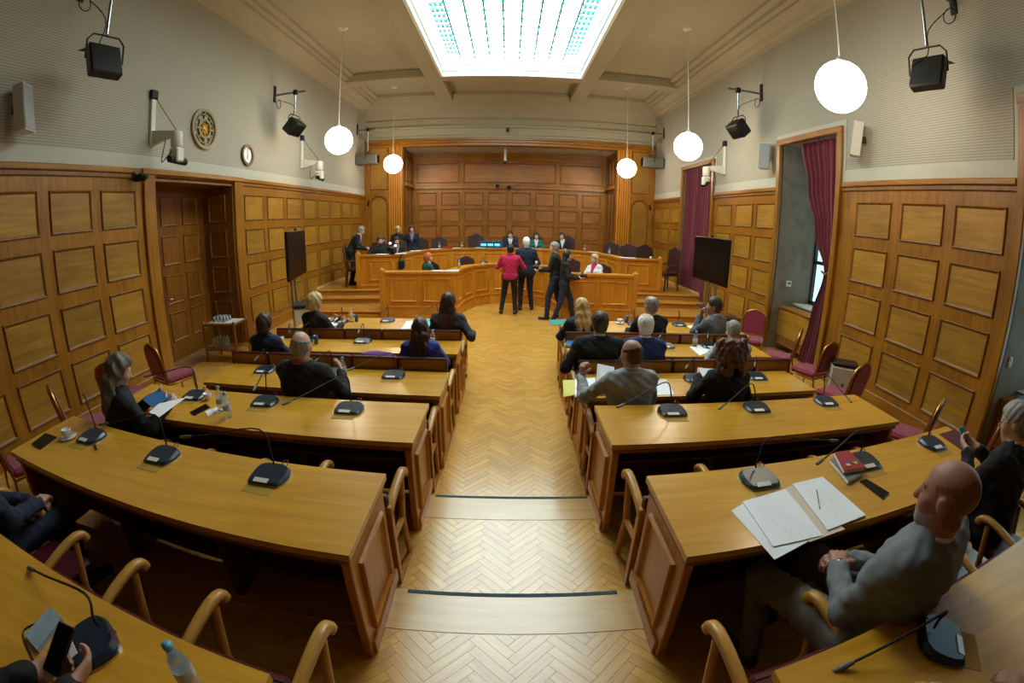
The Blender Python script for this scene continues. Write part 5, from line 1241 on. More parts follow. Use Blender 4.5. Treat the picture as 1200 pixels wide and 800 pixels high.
# stage floodlights
def flood(label, wallx, wy, wz, headp, yaw, size=(0.40, 0.16, 0.36), tilt=0.35, kind='box'):
    s = 1 if wallx > 0 else -1
    t = thing('stage_light', label, 'stage light', (0, 0, 0), 0, 'stage lights on the side walls')
    hx_, hy_, hz_ = headp
    mb = MB(); mb.box((wallx, wy - 0.05, wz - 0.16), (wallx - s * 0.025, wy + 0.05, wz + 0.22), 0, 0.005); mb.build('wall_plate', ['blackmatte'], t)
    mb = MB(); mb.tube([(wallx, wy, wz), (hx_ - s * 0.25, hy_, wz)], 0.024, 8); mb.build('bracket_pipe', ['steel'], t)
    mb = MB(); mb.box((hx_ - 0.045, hy_ - 0.045, wz - 0.06), (hx_ + 0.045, hy_ + 0.045, wz + 0.05), 0, 0.008); mb.build('clamp', ['blackmatte'], t)
    top_ = hz_ + size[2] / 2 + 0.12
    mb = MB(); mb.tube([(hx_, hy_, wz - 0.05), (hx_, hy_, top_)], 0.020, 8); mb.build('drop_pole', ['chrome'], t)
    X = T(hx_, hy_, hz_) @ RZ(yaw) @ RX(-tilt)
    mb = MB(); w_, d_, h_ = size
    mb.box((-w_ / 2, -d_ / 2, -h_ / 2), (w_ / 2, d_ / 2, h_ / 2), 0, 0.02, X)
    if kind == 'box':
        mb.add([X @ Vector(p) for p in ((-w_ / 2, d_ / 2, h_ / 2), (w_ / 2, d_ / 2, h_ / 2), (w_ / 2 + 0.03, d_ / 2 + 0.12, h_ / 2 + 0.05), (-w_ / 2 - 0.03, d_ / 2 + 0.12, h_ / 2 + 0.05))], [(0, 1, 2, 3), (3, 2, 1, 0)], 0)
    head_ = mb.build('lamp_head', ['black' if kind == 'box' else 'greymetal'], t)
    mb = MB(); mb.box((-w_ / 2 + 0.03, d_ / 2, -h_ / 2 + 0.03), (w_ / 2 - 0.03, d_ / 2 + 0.008, h_ / 2 - 0.03), 0, 0.0, X); mb.build('lens', ['screen'], head_)
    mb = MB(); yk = [(-w_ / 2 - 0.035, 0, 0), (-w_ / 2 - 0.035, 0, h_ / 2 + 0.02), (-w_ / 2 + 0.04, 0, h_ / 2 + 0.10), (w_ / 2 - 0.04, 0, h_ / 2 + 0.10), (w_ / 2 + 0.035, 0, h_ / 2 + 0.02), (w_ / 2 + 0.035, 0, 0)]
    mb.tube([T(hx_, hy_, hz_) @ RZ(yaw) @ Vector(p) for p in yk], 0.012, 6); mb.build('yoke', ['blackmatte'], t)
    mb = MB(); c = Vector((wallx - s * 0.12, wy, wz - 0.22)); mb.tube([c + Vector((0.0, 0.10 * math.cos(a), 0.10 * math.sin(a))) for a in [2 * PI * i / 14 for i in range(15)]], 0.008, 5)
    mb.tube(curve_pts([(wallx - s * 0.12, wy, wz - 0.12), (hx_, hy_ - 0.05, top_ + 0.18), (hx_ - 0.06, hy_ - 0.06, hz_ + 0.2), (hx_ - w_ / 2 - 0.08, hy_, hz_)], 4), 0.007, 5); mb.build('cable', ['blackmatte'], t)
p = atx(122, 72, -4.55); flood('black stage light hanging above the plaster wall near the wedge speaker', XL, p.y + 0.05, p.z + 1.15, p, 0.5 - PI / 2 - 0.75 + PI, size=(0.42, 0.14, 0.42))
p = atx(1088, 86, 4.55); flood('black stage light hanging near the end window on the window side', XR, p.y + 0.05, p.z + 1.15, p, -1.32, size=(0.42, 0.14, 0.42))
p = atx(345, 149, -4.70); flood('black stage light tilted over the clock on the door side', XL, p.y + 0.02, p.z + 0.80, p, -PI / 2 - 0.1, size=(0.42, 0.26, 0.34), tilt=0.75)
p = atx(865, 151, 4.70); flood('black stage light tilted over the window side speaker', XR, p.y - 0.05, p.z + 0.85, p, PI / 2 + 0.15, size=(0.42, 0.26, 0.34), tilt=0.75)
p = atx(420, 181, -4.75); flood('grey box light by the proscenium on the door side', XL, 15.1, p.z + 1.05, Vector((-4.85, 15.1, p.z)), -PI / 2, size=(0.36, 0.75, 0.34), tilt=0.0, kind='soft')
p = atx(776, 185, 4.75); flood('grey box light by the proscenium on the window side', XR, 15.1, p.z + 1.05, Vector((4.85, 15.1, p.z)), PI / 2, size=(0.36, 0.75, 0.34), tilt=0.0, kind='soft')
# robotic cameras on wall brackets
def wall_camera(label, wallx, y, z, dy):
    s = 1 if wallx > 0 else -1
    t = thing('bracket_camera', label, 'camera', (0, 0, 0), 0, 'robotic cameras on wall brackets')
    mb = MB(); mb.box((wallx, y - 0.05, z - 0.05), (wallx - s * 0.05, y + 0.05, z + 0.75), 0, 0.008); mb.build('wall_rail', ['offwhite'], t)
    mb = MB(); mb.box((wallx, y - 0.07, z + 0.66), (wallx - s * 0.07, y + 0.07, z + 0.80), 0, 0.008); mb.build('junction_box', ['blackmatte'], t)
    mb = MB(); mb.add([(wallx - s * 0.04, y + q, zz) for q in (-0.03, 0.03) for zz in (z - 0.05, z + 0.18)] + [(wallx - s * 0.55, y + q, zz) for q in (-0.03, 0.03) for zz in (z + 0.05, z + 0.10)], [(0, 1, 5, 4), (2, 6, 7, 3), (0, 4, 6, 2), (1, 3, 7, 5), (4, 5, 7, 6), (0, 2, 3, 1)]); mb.build('arm', ['offwhite'], t)
    cx = wallx - s * 0.52
    mb = MB(); mb.lathe([(0.0, 0.09), (0.085, 0.09), (0.09, 0.06), (0.09, -0.12), (0.07, -0.14), (0.0, -0.14)][::-1], 16, 0, T(cx, y, z)); mb.build('pan_motor', ['offwhite'], t)
    mb = MB(); mb.box((cx - 0.09, y - 0.08, z - 0.36), (cx + 0.09, y + 0.08, z - 0.15), 0, 0.02); mb.build('housing', ['offwhite'], t)
    mb = MB(); mb.tube([(cx, y - 0.16, z - 0.32), (cx, y + 0.20, z - 0.34)], [0.05, 0.055], 12); mb.build('lens_barrel', ['blackmatte'], t)
    mb = MB(); mb.tube(curve_pts([(cx, y - 0.1, z - 0.2), (cx + s * 0.18, y - 0.12, z - 0.34), (cx + s * 0.26, y, z - 0.15), (cx + s * 0.2, y, z + 0.05)], 5), 0.008, 5); mb.tube(curve_pts([(wallx - s * 0.06, y, z + 0.7), (wallx - s * 0.25, y, z + 0.45), (cx, y, z + 0.1)], 5), 0.006, 5); mb.build('cable', ['blackmatte'], t)
wall_camera('robotic camera on a white bracket above the door', XL, 5.45, 3.62, 0)
wall_camera('robotic camera on a white bracket between the clock and the rostrum', XL, 10.75, 3.72, 0)
wall_camera('robotic camera on a white bracket beside the drawn curtain', XR, 10.40, 3.70, 0)
# wedge speakers
def speaker(label, wallx, y, z, yaw):
    s = 1 if wallx > 0 else -1
    t = thing('wall_speaker', label, 'speaker', (wallx - s * 0.16, y, z), yaw, 'white wedge speakers on the walls')
    mb = MB(); mb.prism([(-0.12, 0.08), (0.12, 0.08), (0.09, -0.07), (-0.09, -0.07)], -0.26, 0.26, 0, RX(0.12)); mb.build('cabinet', ['offwhite'], t)
    mb = MB(); mb.box((-0.112, 0.08, -0.25), (0.112, 0.088, 0.25), 0, 0.003, RX(0.12)); mb.build('grille', ['greygrille'], t)
    mb = MB(); mb.box((-0.03, -0.13, -0.05), (0.03, -0.06, 0.05), 0, 0.006); mb.build('bracket', ['blackmatte'], t)
p = atx(28, 127, -5.06); speaker('white wedge speaker high on the door side wall near the hanging black light', XL, p.y, p.z, -PI / 2 + 0.5)
p = atx(895, 183, 5.06); speaker('white wedge speaker between the two tall windows', XR, p.y, p.z, PI / 2 + 0.7)
p = atx(1003, 163, 5.06); speaker('white wedge speaker above the panelling beside the curtained window', XR, p.y, p.z, PI / 2 - 0.75)
# emblem and clock on the door side wall
t = thing('wall_emblem', 'round bronze relief with key pattern and gilt centre on the plaster wall', 'emblem', (XL, 6.76, 4.02), -PI / 2)
def disc_ring(mb, r0, r1, y0, y1, n=40, m=0):
    vs = []; fs = []
    for i in range(n):
        a = 2 * PI * i / n
        for (r, y) in ((r0, y0), (r0, y1), (r1, y1), (r1, y0)): vs.append((r * math.cos(a), y, r * math.sin(a)))
    for i in range(n):
        j = (i + 1) % n
        for q in range(4): fs.append((4 * i + q, 4 * j + q, 4 * j + (q + 1) % 4, 4 * i + (q + 1) % 4))
    mb.add(vs, fs, m, False)
mb = MB(); disc_ring(mb, 0.305, 0.355, 0.0, 0.05); mb.build('outer_ring', ['bronze'], t)
mb = MB(); disc_ring(mb, 0.14, 0.175, 0.0, 0.045); mb.build('inner_ring', ['bronze'], t)
mb = MB(); disc_ring(mb, 0.001, 0.142, 0.0, 0.02); mb.build('centre_disc', ['brass'], t)
for i in range(8):
    a = 2 * PI * i / 8
    mb = MB(); mb.box((0.165, 0.0, -0.016), (0.30 if i % 2 == 0 else 0.25, 0.04, 0.016), 0, 0.004, RY(a)); mb.box((0.235, 0.0, -0.075), (0.262, 0.04, 0.075), 0, 0.004, RY(a)); mb.build('key_bar', ['bronze'], t)
    mb = MB(); mb.prism([(0.05, -0.02), (0.05, 0.02), (0.135, 0.0)], 0.02, 0.035, 0, RY(a) @ RX(-PI / 2)); mb.build('ray', ['gold'], t)
mb = MB(); mb.sphere((0, 0.02, 0), (0.055, 0.03, 0.055), 14, 8); mb.build('boss', ['gold'], t)
t = thing('wall_clock', 'small round wall clock with a brown rim beside the bronze relief', 'clock', (XL, 8.20, 3.71), -PI / 2)
mb = MB(); disc_ring(mb, 0.165, 0.215, 0.0, 0.05); mb.build('rim', ['oak_dark'], t)
mb = MB(); disc_ring(mb, 0.001, 0.17, 0.0, 0.02); mb.build('dial', ['china'], t)
for i in range(12):
    mb = MB(); mb.box((0.135, 0.02, -0.004), (0.155, 0.024, 0.004), 0, 0, RY(2 * PI * i / 12)); mb.build('hour_mark', ['black'], t)
for (L_, a, w_) in ((0.09, PI / 2 - 0.1, 0.006), (0.13, -PI / 2 + 0.05, 0.0045)):
    mb = MB(); mb.box((-0.02, 0.026, -w_), (L_, 0.03, w_), 0, 0, RY(a)); mb.build('hand', ['black'], t)
# small cameras over the proscenium and in the niche
def mini_cam(label, loc, rz, drop=0.0, white=False):
    t = thing('ceiling_camera', label, 'camera', loc, rz)
    if drop: mb = MB(); mb.tube([(0, 0, 0.05), (0, 0, drop)], 0.055 if white else 0.02, 10); mb.build('drop_tube', ['offwhite' if white else 'blackmatte'], t)
    mb = MB(); mb.box((-0.05, -0.10, -0.05), (0.05, 0.08, 0.05), 0, 0.012); mb.build('body', ['blackmatte'], t)
    mb = MB(); mb.tube([(0, -0.09, 0), (0, -0.16, -0.01)], 0.032, 10); mb.build('lens', ['black'], t)
    if not drop: mb = MB(); mb.box((-0.02, 0.05, -0.02), (0.02, 0.15, 0.09), 0, 0.004); mb.build('mount', ['greymetal'], t)
mini_cam('small black camera on the plaster above the proscenium', (-0.10, 15.86, 5.47), 0)
mini_cam('camera under a thick white drop tube in the niche', (-0.18, 16.75, 4.42), 0, 0.5, True)
mini_cam('dark bracket camera on the niche rail, nearer the door side', (-0.47, 17.56, 3.60), 0.3)
mini_cam('dark bracket camera on the niche rail, nearer the window side', (-0.02, 17.56, 3.56), -0.4)
mini_cam('tiny black sensor camera on the panelling beside the door niche', (XL + 0.15, 5.05, 3.07), PI / 2)
# thermostat, switch
t = thing('thermostat', 'white thermostat on the window reveal beside the curtain', 'thermostat', (5.62, 7.88, 1.33), 0)
mb = MB(); mb.box((-0.06, -0.035, -0.06), (0.06, 0.0, 0.06), 0, 0.008); mb.build('case', ['offwhite'], t)
mb = MB(); mb.box((-0.035, -0.038, 0.0), (0.035, -0.034, 0.035)); mb.build('display', ['micbody'], t)
t = thing('light_switch', 'pale light switch on the reveal of the end window', 'switch', (5.42, 2.81, 1.28), 0)
mb = MB(); mb.box((-0.04, -0.02, -0.06), (0.04, 0.0, 0.06), 0, 0.005); mb.build('plate', ['offwhite'], t)
for q in (-0.03, 0.03): mb = MB(); mb.box((-0.02, -0.028, q - 0.02), (0.02, -0.02, q + 0.02), 0, 0.003); mb.build('rocker', ['offwhite'], t)
# televisions on stands
def tv(label, pn, pf):
    a, c = Vector(pn), Vector(pf); mid = (a + c) / 2; d = c - a; ang = math.atan2(d.y, d.x)
    w_, h_ = 1.52, 0.87
    # the screen looks towards the middle of the hall
    nr = Vector((-math.sin(ang), math.cos(ang), 0)); fl = 1 if nr.dot(Vector((0, 6, 0)) - Vector((mid.x, mid.y, 0))) > 0 else -1
    t = thing('television_stand', label, 'television', (mid.x, mid.y, 0), ang, 'televisions on wheeled stands'); zc = mid.z
    mb = MB(); mb.box((-w_ / 2, -0.03, zc - h_ / 2), (w_ / 2, 0.03, zc + h_ / 2), 0, 0.01); mb.build('casing', ['black'], t)
    mb = MB(); y_ = 0.031 * fl; mb.box((-w_ / 2 + 0.015, min(y_, y_ + 0.003 * fl), zc - h_ / 2 + 0.02), (w_ / 2 - 0.015, max(y_, y_ + 0.003 * fl), zc + h_ / 2 - 0.015)); mb.build('screen', ['screen'], t)
    mb = MB(); mb.box((-0.03, -0.02, zc + h_ / 2), (0.03, 0.02, zc + h_ / 2 + 0.05), 0, 0.005); mb.build('camera_eye', ['blackmatte'], t)
    for xx in (-0.16, 0.16): mb = MB(); mb.tube([(xx, -0.09 * fl, 0.08), (xx, -0.09 * fl, zc + 0.2)], 0.03, 10); mb.build('column', ['chrome'], t)
    mb = MB(); mb.box((-0.25, -0.25, 0.72), (0.25, 0.12, 0.75), 0, 0.008); mb.build('shelf', ['blackmatte'], t)
    for xx in (-0.32, 0.32): mb = MB(); mb.box((xx - 0.03, -0.34, 0.04), (xx + 0.03, 0.34, 0.10), 0, 0.01); mb.build('foot', ['blackmatte'], t)
    mb = MB(); mb.box((-0.35, -0.13, 0.05), (0.35, -0.05, 0.10), 0, 0.01); mb.build('base_bar', ['blackmatte'], t)
    for xx in (-0.32, 0.32):
        for yy in (-0.3, 0.3): mb = MB(); mb.sphere((xx, yy, 0.028), 0.028, 10, 6); mb.build('caster', ['blackmatte'], t)
n_, f_ = atd(337, 301, 8.1), atd(356, 294.5, 9.5); tv('large dark television on a stand by the door side panelling', n_, f_)
n_, f_ = atd(854.5, 309, 8.35), atd(814, 301, 9.75); tv('large dark television on a stand by the window side steps', n_, f_)
# air purifiers
def purifier(label, loc, rz):
    t = thing('air_purifier', label, 'air purifier', loc, rz, 'white air purifiers with black tops')
    mb = MB(); mb.box((-0.19, -0.15, 0.02), (0.19, 0.15, 0.68), 0, 0.02); mb.build('body', ['offwhite'], t)
    mb = MB(); mb.box((-0.185, -0.145, 0.68), (0.185, 0.145, 0.73), 0, 0.015); mb.build('top_grille', ['black'], t)
    for k in range(6): mb = MB(); mb.box((-0.15, -0.156, 0.12 + k * 0.035), (0.15, -0.15, 0.13 + k * 0.035)); mb.build('slot', ['greymetal'], t)
    mb = MB(); mb.lathe([(0.022, 0.0), (0.022, 0.008), (0.0, 0.008)], 12, 0, T(0, -0.15, 0.45) @ RX(PI / 2)); mb.build('button', ['greymetal'], t)
purifier('white air purifier with a black top between two crimson chairs', (4.45, 4.62, 0), -0.6)
purifier('white air purifier with a black top behind the man with hand on chin', (3.95, 6.98 + 0.25, 0), -0.3)
purifier('white air purifier with a black top below the door side television', (-3.86, 7.80, 0), 0.3)
# trolley
t = thing('serving_trolley', 'small oak serving trolley in the door niche', 'trolley', (0, 0, 0))
for x_ in (-5.23, -4.57):
    for y_ in (6.42, 6.84): mb = MB(); mb.lathe([(0.016, 0.0), (0.022, 0.05), (0.027, 0.08), (0.021, 0.12), (0.027, 0.16), (0.02, 0.30), (0.028, 0.40), (0.021, 0.50), (0.027, 0.60), (0.024, 0.70), (0.0, 0.72)], 10, 0, T(x_, y_, 0)); mb.build('leg', ['oak_door'], t)
for z_ in (0.20, 0.645): mb = MB(); mb.box((-5.25, 6.40, z_), (-4.55, 6.86, z_ + 0.03), 0, 0.006); mb.build('shelf', ['oak_door'], t)
mb = MB(); mb.box((-5.15, 6.46, 0.676), (-4.6, 6.82, 0.684), 0, 0.003); o = mb.build('paper_cloth', ['china']); tag(o, 'white paper cloth spread on the serving trolley', 'cloth')
gm = MB(); gm.lathe([(0.022, 0.0), (0.026, 0.09), (0.024, 0.09), (0.020, 0.008), (0.0, 0.008)], 10); GLM = gm.mesh('glass', ['clearg'])
for i in range(4):
    for j in range(3):
        o = link('drinking_glass', GLM, None, T(-5.05 + i * 0.075, 6.53 + j * 0.085, 0.685)); tag(o, 'clear drinking glass among those on the serving trolley', 'glass', 'glasses on the serving trolley')
bm = MB(); bm.lathe([(0.03, 0.0), (0.032, 0.01), (0.032, 0.12), (0.026, 0.15), (0.013, 0.175), (0.012, 0.195), (0.0, 0.196)], 12); SBM = bm.mesh('bottle', ['clearp'])
for i in range(4):
    for j in range(3):
        o = link('water_bottle', SBM, None, T(-5.10 + i * 0.07, 6.50 + j * 0.07, 0.232)); tag(o, 'plastic bottle in the shrink-wrapped pack on the trolley shelf', 'bottle', 'pack of bottles on the trolley')
# ================================================================== THINGS ON THE DESKS
def mic_parts():
    out = []
    pl = [(-0.075, -0.07), (0.075, -0.07), (0.092, -0.02), (0.085, 0.05), (0.05, 0.075), (-0.05, 0.075), (-0.085, 0.05), (-0.092, -0.02)]
    def rnd_(pl, sc, z): return [(p[0] * sc, p[1] * sc, z(p)) for p in pl]
    P2 = []; n = len(pl)
    for i in range(n):
        a, c, d = Vector(pl[i - 1]), Vector(pl[i]), Vector(pl[(i + 1) % n]); P2 += [tuple(c.lerp(a, 0.28)), tuple(c.lerp(c * 0.96, 1)), tuple(c.lerp(d, 0.28))]
    n = len(P2); mb = MB(); rows = [rnd_(P2, 1.0, lambda p: 0.008), rnd_(P2, 0.99, lambda p: 0.014 + 0.012 * (p[1] + 0.07) / 0.15), rnd_(P2, 0.86, lambda p: 0.024 + 0.022 * (p[1] + 0.07) / 0.15)]
    for a, c in zip(rows[:-1], rows[1:]): mb.add(a + c, [(i, (i + 1) % n, n + (i + 1) % n, n + i) for i in range(n)], 0, True)
    mb.add(rows[-1], [list(range(n))], 0, False); out.append(('base', mb.mesh('base', ['micbody'])))
    mb = MB(); mb.prism([(p[0] * 1.02, p[1] * 1.02) for p in P2], 0.0, 0.009); out.append(('rim', mb.mesh('rim', ['chrome'])))
    mb = MB(); mb.box((-0.036, -0.012, 0), (0.036, 0.012, 0.003), 0, 0, T(-0.012, -0.053, 0.024) @ RX(0.35)); out.append(('label_plate', mb.mesh('label_plate', ['china'])))
    mb = MB(); mb.tube([(0.035, 0.06, 0.05), (0.04, 0.075, 0.065), (0.055, 0.08, 0.06), (0.06, 0.06, 0.045)], 0.003, 5); out.append(('hook', mb.mesh('hook', ['redfab'])))
    mb = MB(); mb.box((-0.075, -0.125, 0.0), (0.065, 0.02, 0.0015)); out.append(('card', mb.mesh('card', ['ochre'])))
    return out
MICP = mic_parts()
ORD = ['nearest the aisle', 'second from the aisle', 'third from the aisle']
def mic(px, py, row, tip, s, k, zt=0.17, label=None, top=None, rz=0.0, loc=None):
    top = DESKTOP[row] if top is None else top
    c = loc or atz(px, py, top + 0.02); c = Vector((c.x, c.y, top))
    t = thing('desk_microphone', label or 'desk microphone on the %s bench desk %s, %s' % (NTH[row], SIDE[s], ORD[k]), 'microphone', c, rz, 'desk microphones')
    t.scale = (1.25, 1.25, 1.0)
    for nm, me in MICP: link(nm, me, t)
    Mi = Matrix.Diagonal((1 / 1.25, 1 / 1.25, 1, 1)) @ RZ(-rz)
    q = Mi @ (atz(tip[0], tip[1], top + zt) - c)
    if q.length > 0.45: q = q * (0.45 / q.length); 
    st = Vector((0, 0.045, 0.055)); el = Vector((st.x + q.x * 0.12, st.y + 0.01, max(q.z, 0.10) + 0.05))
    pts = curve_pts([st, Vector((st.x, st.y, 0.10)), el, q.lerp(el, 0.3), q], 5)
    mb = MB(); mb.tube(pts, 0.0042, 6); mb.build('gooseneck', ['blackmatte'], t)
    dr = (pts[-1] - pts[-3]).normalized(); mb = MB(); mb.tube([q - dr * 0.01, q + dr * 0.015, q + dr * 0.05], [0.007, 0.0095, 0.008], 8); mb.build('mic_capsule', ['greymetal'], t)
ML = {'E': [((316, 556), (222, 511)), ((190, 533), (125, 496)), ((107, 511), (98, 462))], 'D': [((409, 478), (340, 470)), ((310, 470), (300, 452)), ((228, 463), (175, 440))],
      'C': [((461, 439), (414, 431)), ((387, 436), (372, 421)), ((310, 433), (302, 418))], 'B': [((425, 399), (421, 387)), ((362, 397), (348, 389))], 'A': [((512, 374), (489, 370)), ((454, 375), (452, 363)), ((400, 376), (400, 364))]}
MR = {'E': [((890, 560), (983, 510)), ((1013, 540), (947, 537)), ((1093, 519), (1107, 474))], 'D': [((788, 481), (722, 472)), ((887, 477), (832, 474)), ((968, 470), (994, 467))],
      'C': [((730, 444), (716, 432)), ((814, 443), (806, 428)), ((887, 441), (885, 425))], 'B': [((780, 405), (774, 393)), ((832, 405), (830, 392))], 'A': [((744, 379), (740, 369)), ((796, 380), (796, 368))]}
for s, tabm in ((-1, ML), (1, MR)):
    for row, L_ in tabm.items():
        for k, (bpx, tip) in enumerate(L_): mic(bpx[0], bpx[1], row, tip, s, k, 0.2 if row in 'DE' else 0.17, rz=0.0 if row != 'E' else (-0.06 if s < 0 else 0.06))
mic(105, 752, 'F', (28, 652), -1, 0, 0.03, 'desk microphone on the last bench desk beside the power bank', rz=-0.5)
mic(1105, 748, 'F', (997, 777), 1, 0, 0.02, 'desk microphone on the last bench desk with its neck laid flat', rz=0.9)
mic(567, 307, 'A', (560, 296), -1, 0, 0.2, 'small desk microphone on the lower bar', top=1.08)
def onledge(px, pts, d, z):
    """point on a bar ledge in the direction of an image column"""
    r_ = ray(px, 295 if z > 1.2 else 312); L = off_poly(pts, d)
    for a, c in zip(L[:-1], L[1:]):
        e = c - a; den = r_.x * e.y - r_.y * e.x
        if abs(den) < 1e-9: continue
        u = (r_.y * a.x - r_.x * a.y) / den
        if 0 <= u <= 1:
            q = a + e * u
            if q.y > 5: return Vector((q.x, q.y, z))
    return Vector((r_.x / r_.y * 11.7, 11.7, z))
# bottles, glasses, cups
def bottle_parts():
    out = []; mb = MB(); mb.lathe([(0.026, 0.0), (0.031, 0.008), (0.031, 0.05), (0.028, 0.055), (0.031, 0.06), (0.031, 0.11), (0.028, 0.135), (0.014, 0.175), (0.0125, 0.19), (0.0, 0.19)], 16); out.append(('bottle_body', mb.mesh('bottle_body', ['clearp'])))
    mb = MB(); mb.lathe([(0.015, 0.188), (0.0155, 0.205), (0.0, 0.207)], 14); out.append(('bottle_cap', mb.mesh('bottle_cap', ['cap'])))
    mb = MB(); mb.lathe([(0.0318, 0.065), (0.0318, 0.105)], 16); out.append(('paper_label', mb.mesh('paper_label', ['clearlabel'])))
    return out
M['clearlabel'] = plain('bottle_label', '#c6cdd6', 0.5, noise=0.3, nscale=60)
BOTP = bottle_parts()
def bottle(c, label):
    t = thing('water_bottle', label, 'bottle', c)
    for nm, me in BOTP: link(nm, me, t)
def onrow(px, py, row): return atz(px, py, DESKTOP[row])
bottle(onrow(268, 489, 'D'), 'water bottle nearest the white notepad on the fourth desk')
bottle(onrow(260, 481, 'D'), 'water bottle behind the other bottle on the fourth desk')
bottle(onrow(403, 442, 'C'), 'water bottle beside the balding man with the scarf')
bottle(onrow(507.5, 406, 'B'), 'water bottle beside the woman with auburn hair')
bottle(onrow(341, 395, 'B'), 'water bottle beside the person in the navy hooded top')
bottle(onrow(412, 377, 'A'), 'water bottle beside the drinking glass on the first door side desk')
bottle(onrow(814, 406, 'B'), 'water bottle standing at the paper before the grey-haired person')
bottle(onrow(228, 806, 'F'), 'water bottle on the last bench desk')
for i, (px, py, z_, lb) in enumerate([(515, 291, 1.36, 'water bottle on the upper bar before the first empty leather chair'), (541, 291, 1.36, 'water bottle on the upper bar beside the empty leather chair'), (538, 311, 1.08, 'water bottle on the lower bar'), (714, 301, 1.36, 'water bottle on the upper bar wing behind the white jacket'), (685, 293, 1.36, 'water bottle on the upper bar beside the man with open collar')]):
    bottle(onledge(px, REARP if z_ > 1.2 else LOWP, 0.1, z_), lb)
for (px, py, row, lb) in [(371, 403, 'B', 'empty drinking glass beside the balding man'), (418, 377, 'A', 'drinking glass beside the bottle on the first door side desk'), (734, 378, 'A', 'drinking glass beside the coffee cup on the first window side desk')]:
    o = link('drinking_glass', GLM, None, Matrix.Translation(onrow(px, py, row)) @ Matrix.Scale(1.25, 4)); tag(o, lb, 'glass')
def cup(c, label, saucer=True):
    t = thing('coffee_cup', label, 'cup', c)
    z_ = 0.010 if saucer else 0.0
    if saucer: mb = MB(); mb.lathe([(0.035, 0.0), (0.045, 0.002), (0.072, 0.012), (0.072, 0.014), (0.045, 0.007), (0.0, 0.006)], 20); mb.build('saucer', ['china'], t)
    mb = MB(); mb.lathe([(0.020, z_), (0.024, z_ + 0.004), (0.036, z_ + 0.035), (0.039, z_ + 0.06), (0.036, z_ + 0.06), (0.030, z_ + 0.02), (0.0, z_ + 0.012)], 18); mb.build('cup_bowl', ['china'], t)
    if saucer:
        mb = MB(); mb.tube([(0.036, 0, z_ + 0.052), (0.058, 0, z_ + 0.05), (0.058, 0, z_ + 0.028), (0.033, 0, z_ + 0.022)], 0.0045, 6); mb.build('cup_handle', ['china'], t)
        mb = MB(); mb.tube([(-0.06, 0.02, 0.017), (0.02, 0.055, 0.018)], 0.003, 5); mb.build('spoon', ['chrome'], t)
cup(onrow(80, 513, 'E'), 'white coffee cup on a saucer beside the dark phone on the fifth desk')
cup(onrow(244, 468, 'D'), 'white paper cup beside the bottles on the fourth desk', False)
cup(onrow(330, 400, 'B'), 'white cup beside the person in the navy hooded top', False)
cup(onrow(726, 379, 'A'), 'white coffee cup on a saucer on the first window side desk')
cup(onledge(763, REARP, 0.1, 1.36), 'white paper cup at the end of the upper bar wing', False)
# phones, papers and books as flat slabs with their own thickness
for nm, c in dict(paper='#f0f2f8', print='#cfd3e0', yellow='#d8cf6a', bluef='#1c5f96', cyan='#3fb6c6', teal='#2f7f74', burgpad='#561425', redb='#9c1f2a', greyb='#77736c', cream='#d9c7b4').items(): M['p_' + nm] = plain('sheet_' + nm, c, 0.7, noise=0.05, nscale=40)
def printed(name, col, ink):
    """paper with lines of small print"""
    m, nt, b_ = _new(name); tc = N(nt, 'ShaderNodeTexCoord'); sp = N(nt, 'ShaderNodeSeparateXYZ'); nt.links.new(tc.outputs['Object'], sp.inputs[0])
    d = N(nt, 'ShaderNodeMath'); d.operation = 'DIVIDE'; d.inputs[1].default_value = 0.008; nt.links.new(sp.outputs['Y'], d.inputs[0])
    f = N(nt, 'ShaderNodeMath'); f.operation = 'FRACT'; nt.links.new(d.outputs[0], f.inputs[0])
    l = N(nt, 'ShaderNodeMath'); l.operation = 'LESS_THAN'; l.inputs[1].default_value = 0.35; nt.links.new(f.outputs[0], l.inputs[0])
    nz = N(nt, 'ShaderNodeTexNoise'); nz.inputs['Scale'].default_value = 60; nt.links.new(tc.outputs['Object'], nz.inputs['Vector'])
    g = N(nt, 'ShaderNodeMath'); g.operation = 'GREATER_THAN'; g.inputs[1].default_value = 0.48; nt.links.new(nz.outputs['Fac'], g.inputs[0])
    ab = N(nt, 'ShaderNodeMath'); ab.operation = 'ABSOLUTE'; nt.links.new(sp.outputs['X'], ab.inputs[0])
    l2 = N(nt, 'ShaderNodeMath'); l2.operation = 'LESS_THAN'; l2.inputs[1].default_value = 0.08; nt.links.new(ab.outputs[0], l2.inputs[0])
    m1 = N(nt, 'ShaderNodeMath'); m1.operation = 'MULTIPLY'; nt.links.new(l.outputs[0], m1.inputs[0]); nt.links.new(g.outputs[0], m1.inputs[1])
    m2 = N(nt, 'ShaderNodeMath'); m2.operation = 'MULTIPLY'; nt.links.new(m1.outputs[0], m2.inputs[0]); nt.links.new(l2.outputs[0], m2.inputs[1])
    m3 = N(nt, 'ShaderNodeMath'); m3.operation = 'MULTIPLY'; m3.inputs[1].default_value = 0.16; nt.links.new(m2.outputs[0], m3.inputs[0])
    mx = N(nt, 'ShaderNodeMixRGB'); mx.inputs[1].default_value = rgb(col); mx.inputs[2].default_value = rgb(ink); nt.links.new(m3.outputs[0], mx.inputs[0]); nt.links.new(mx.outputs[0], b_.inputs['Base Color']); b_.inputs['Roughness'].default_value = 0.7
    return m
M['p_text'] = printed('printed_paper', '#f0f2f8', '#6d7486')
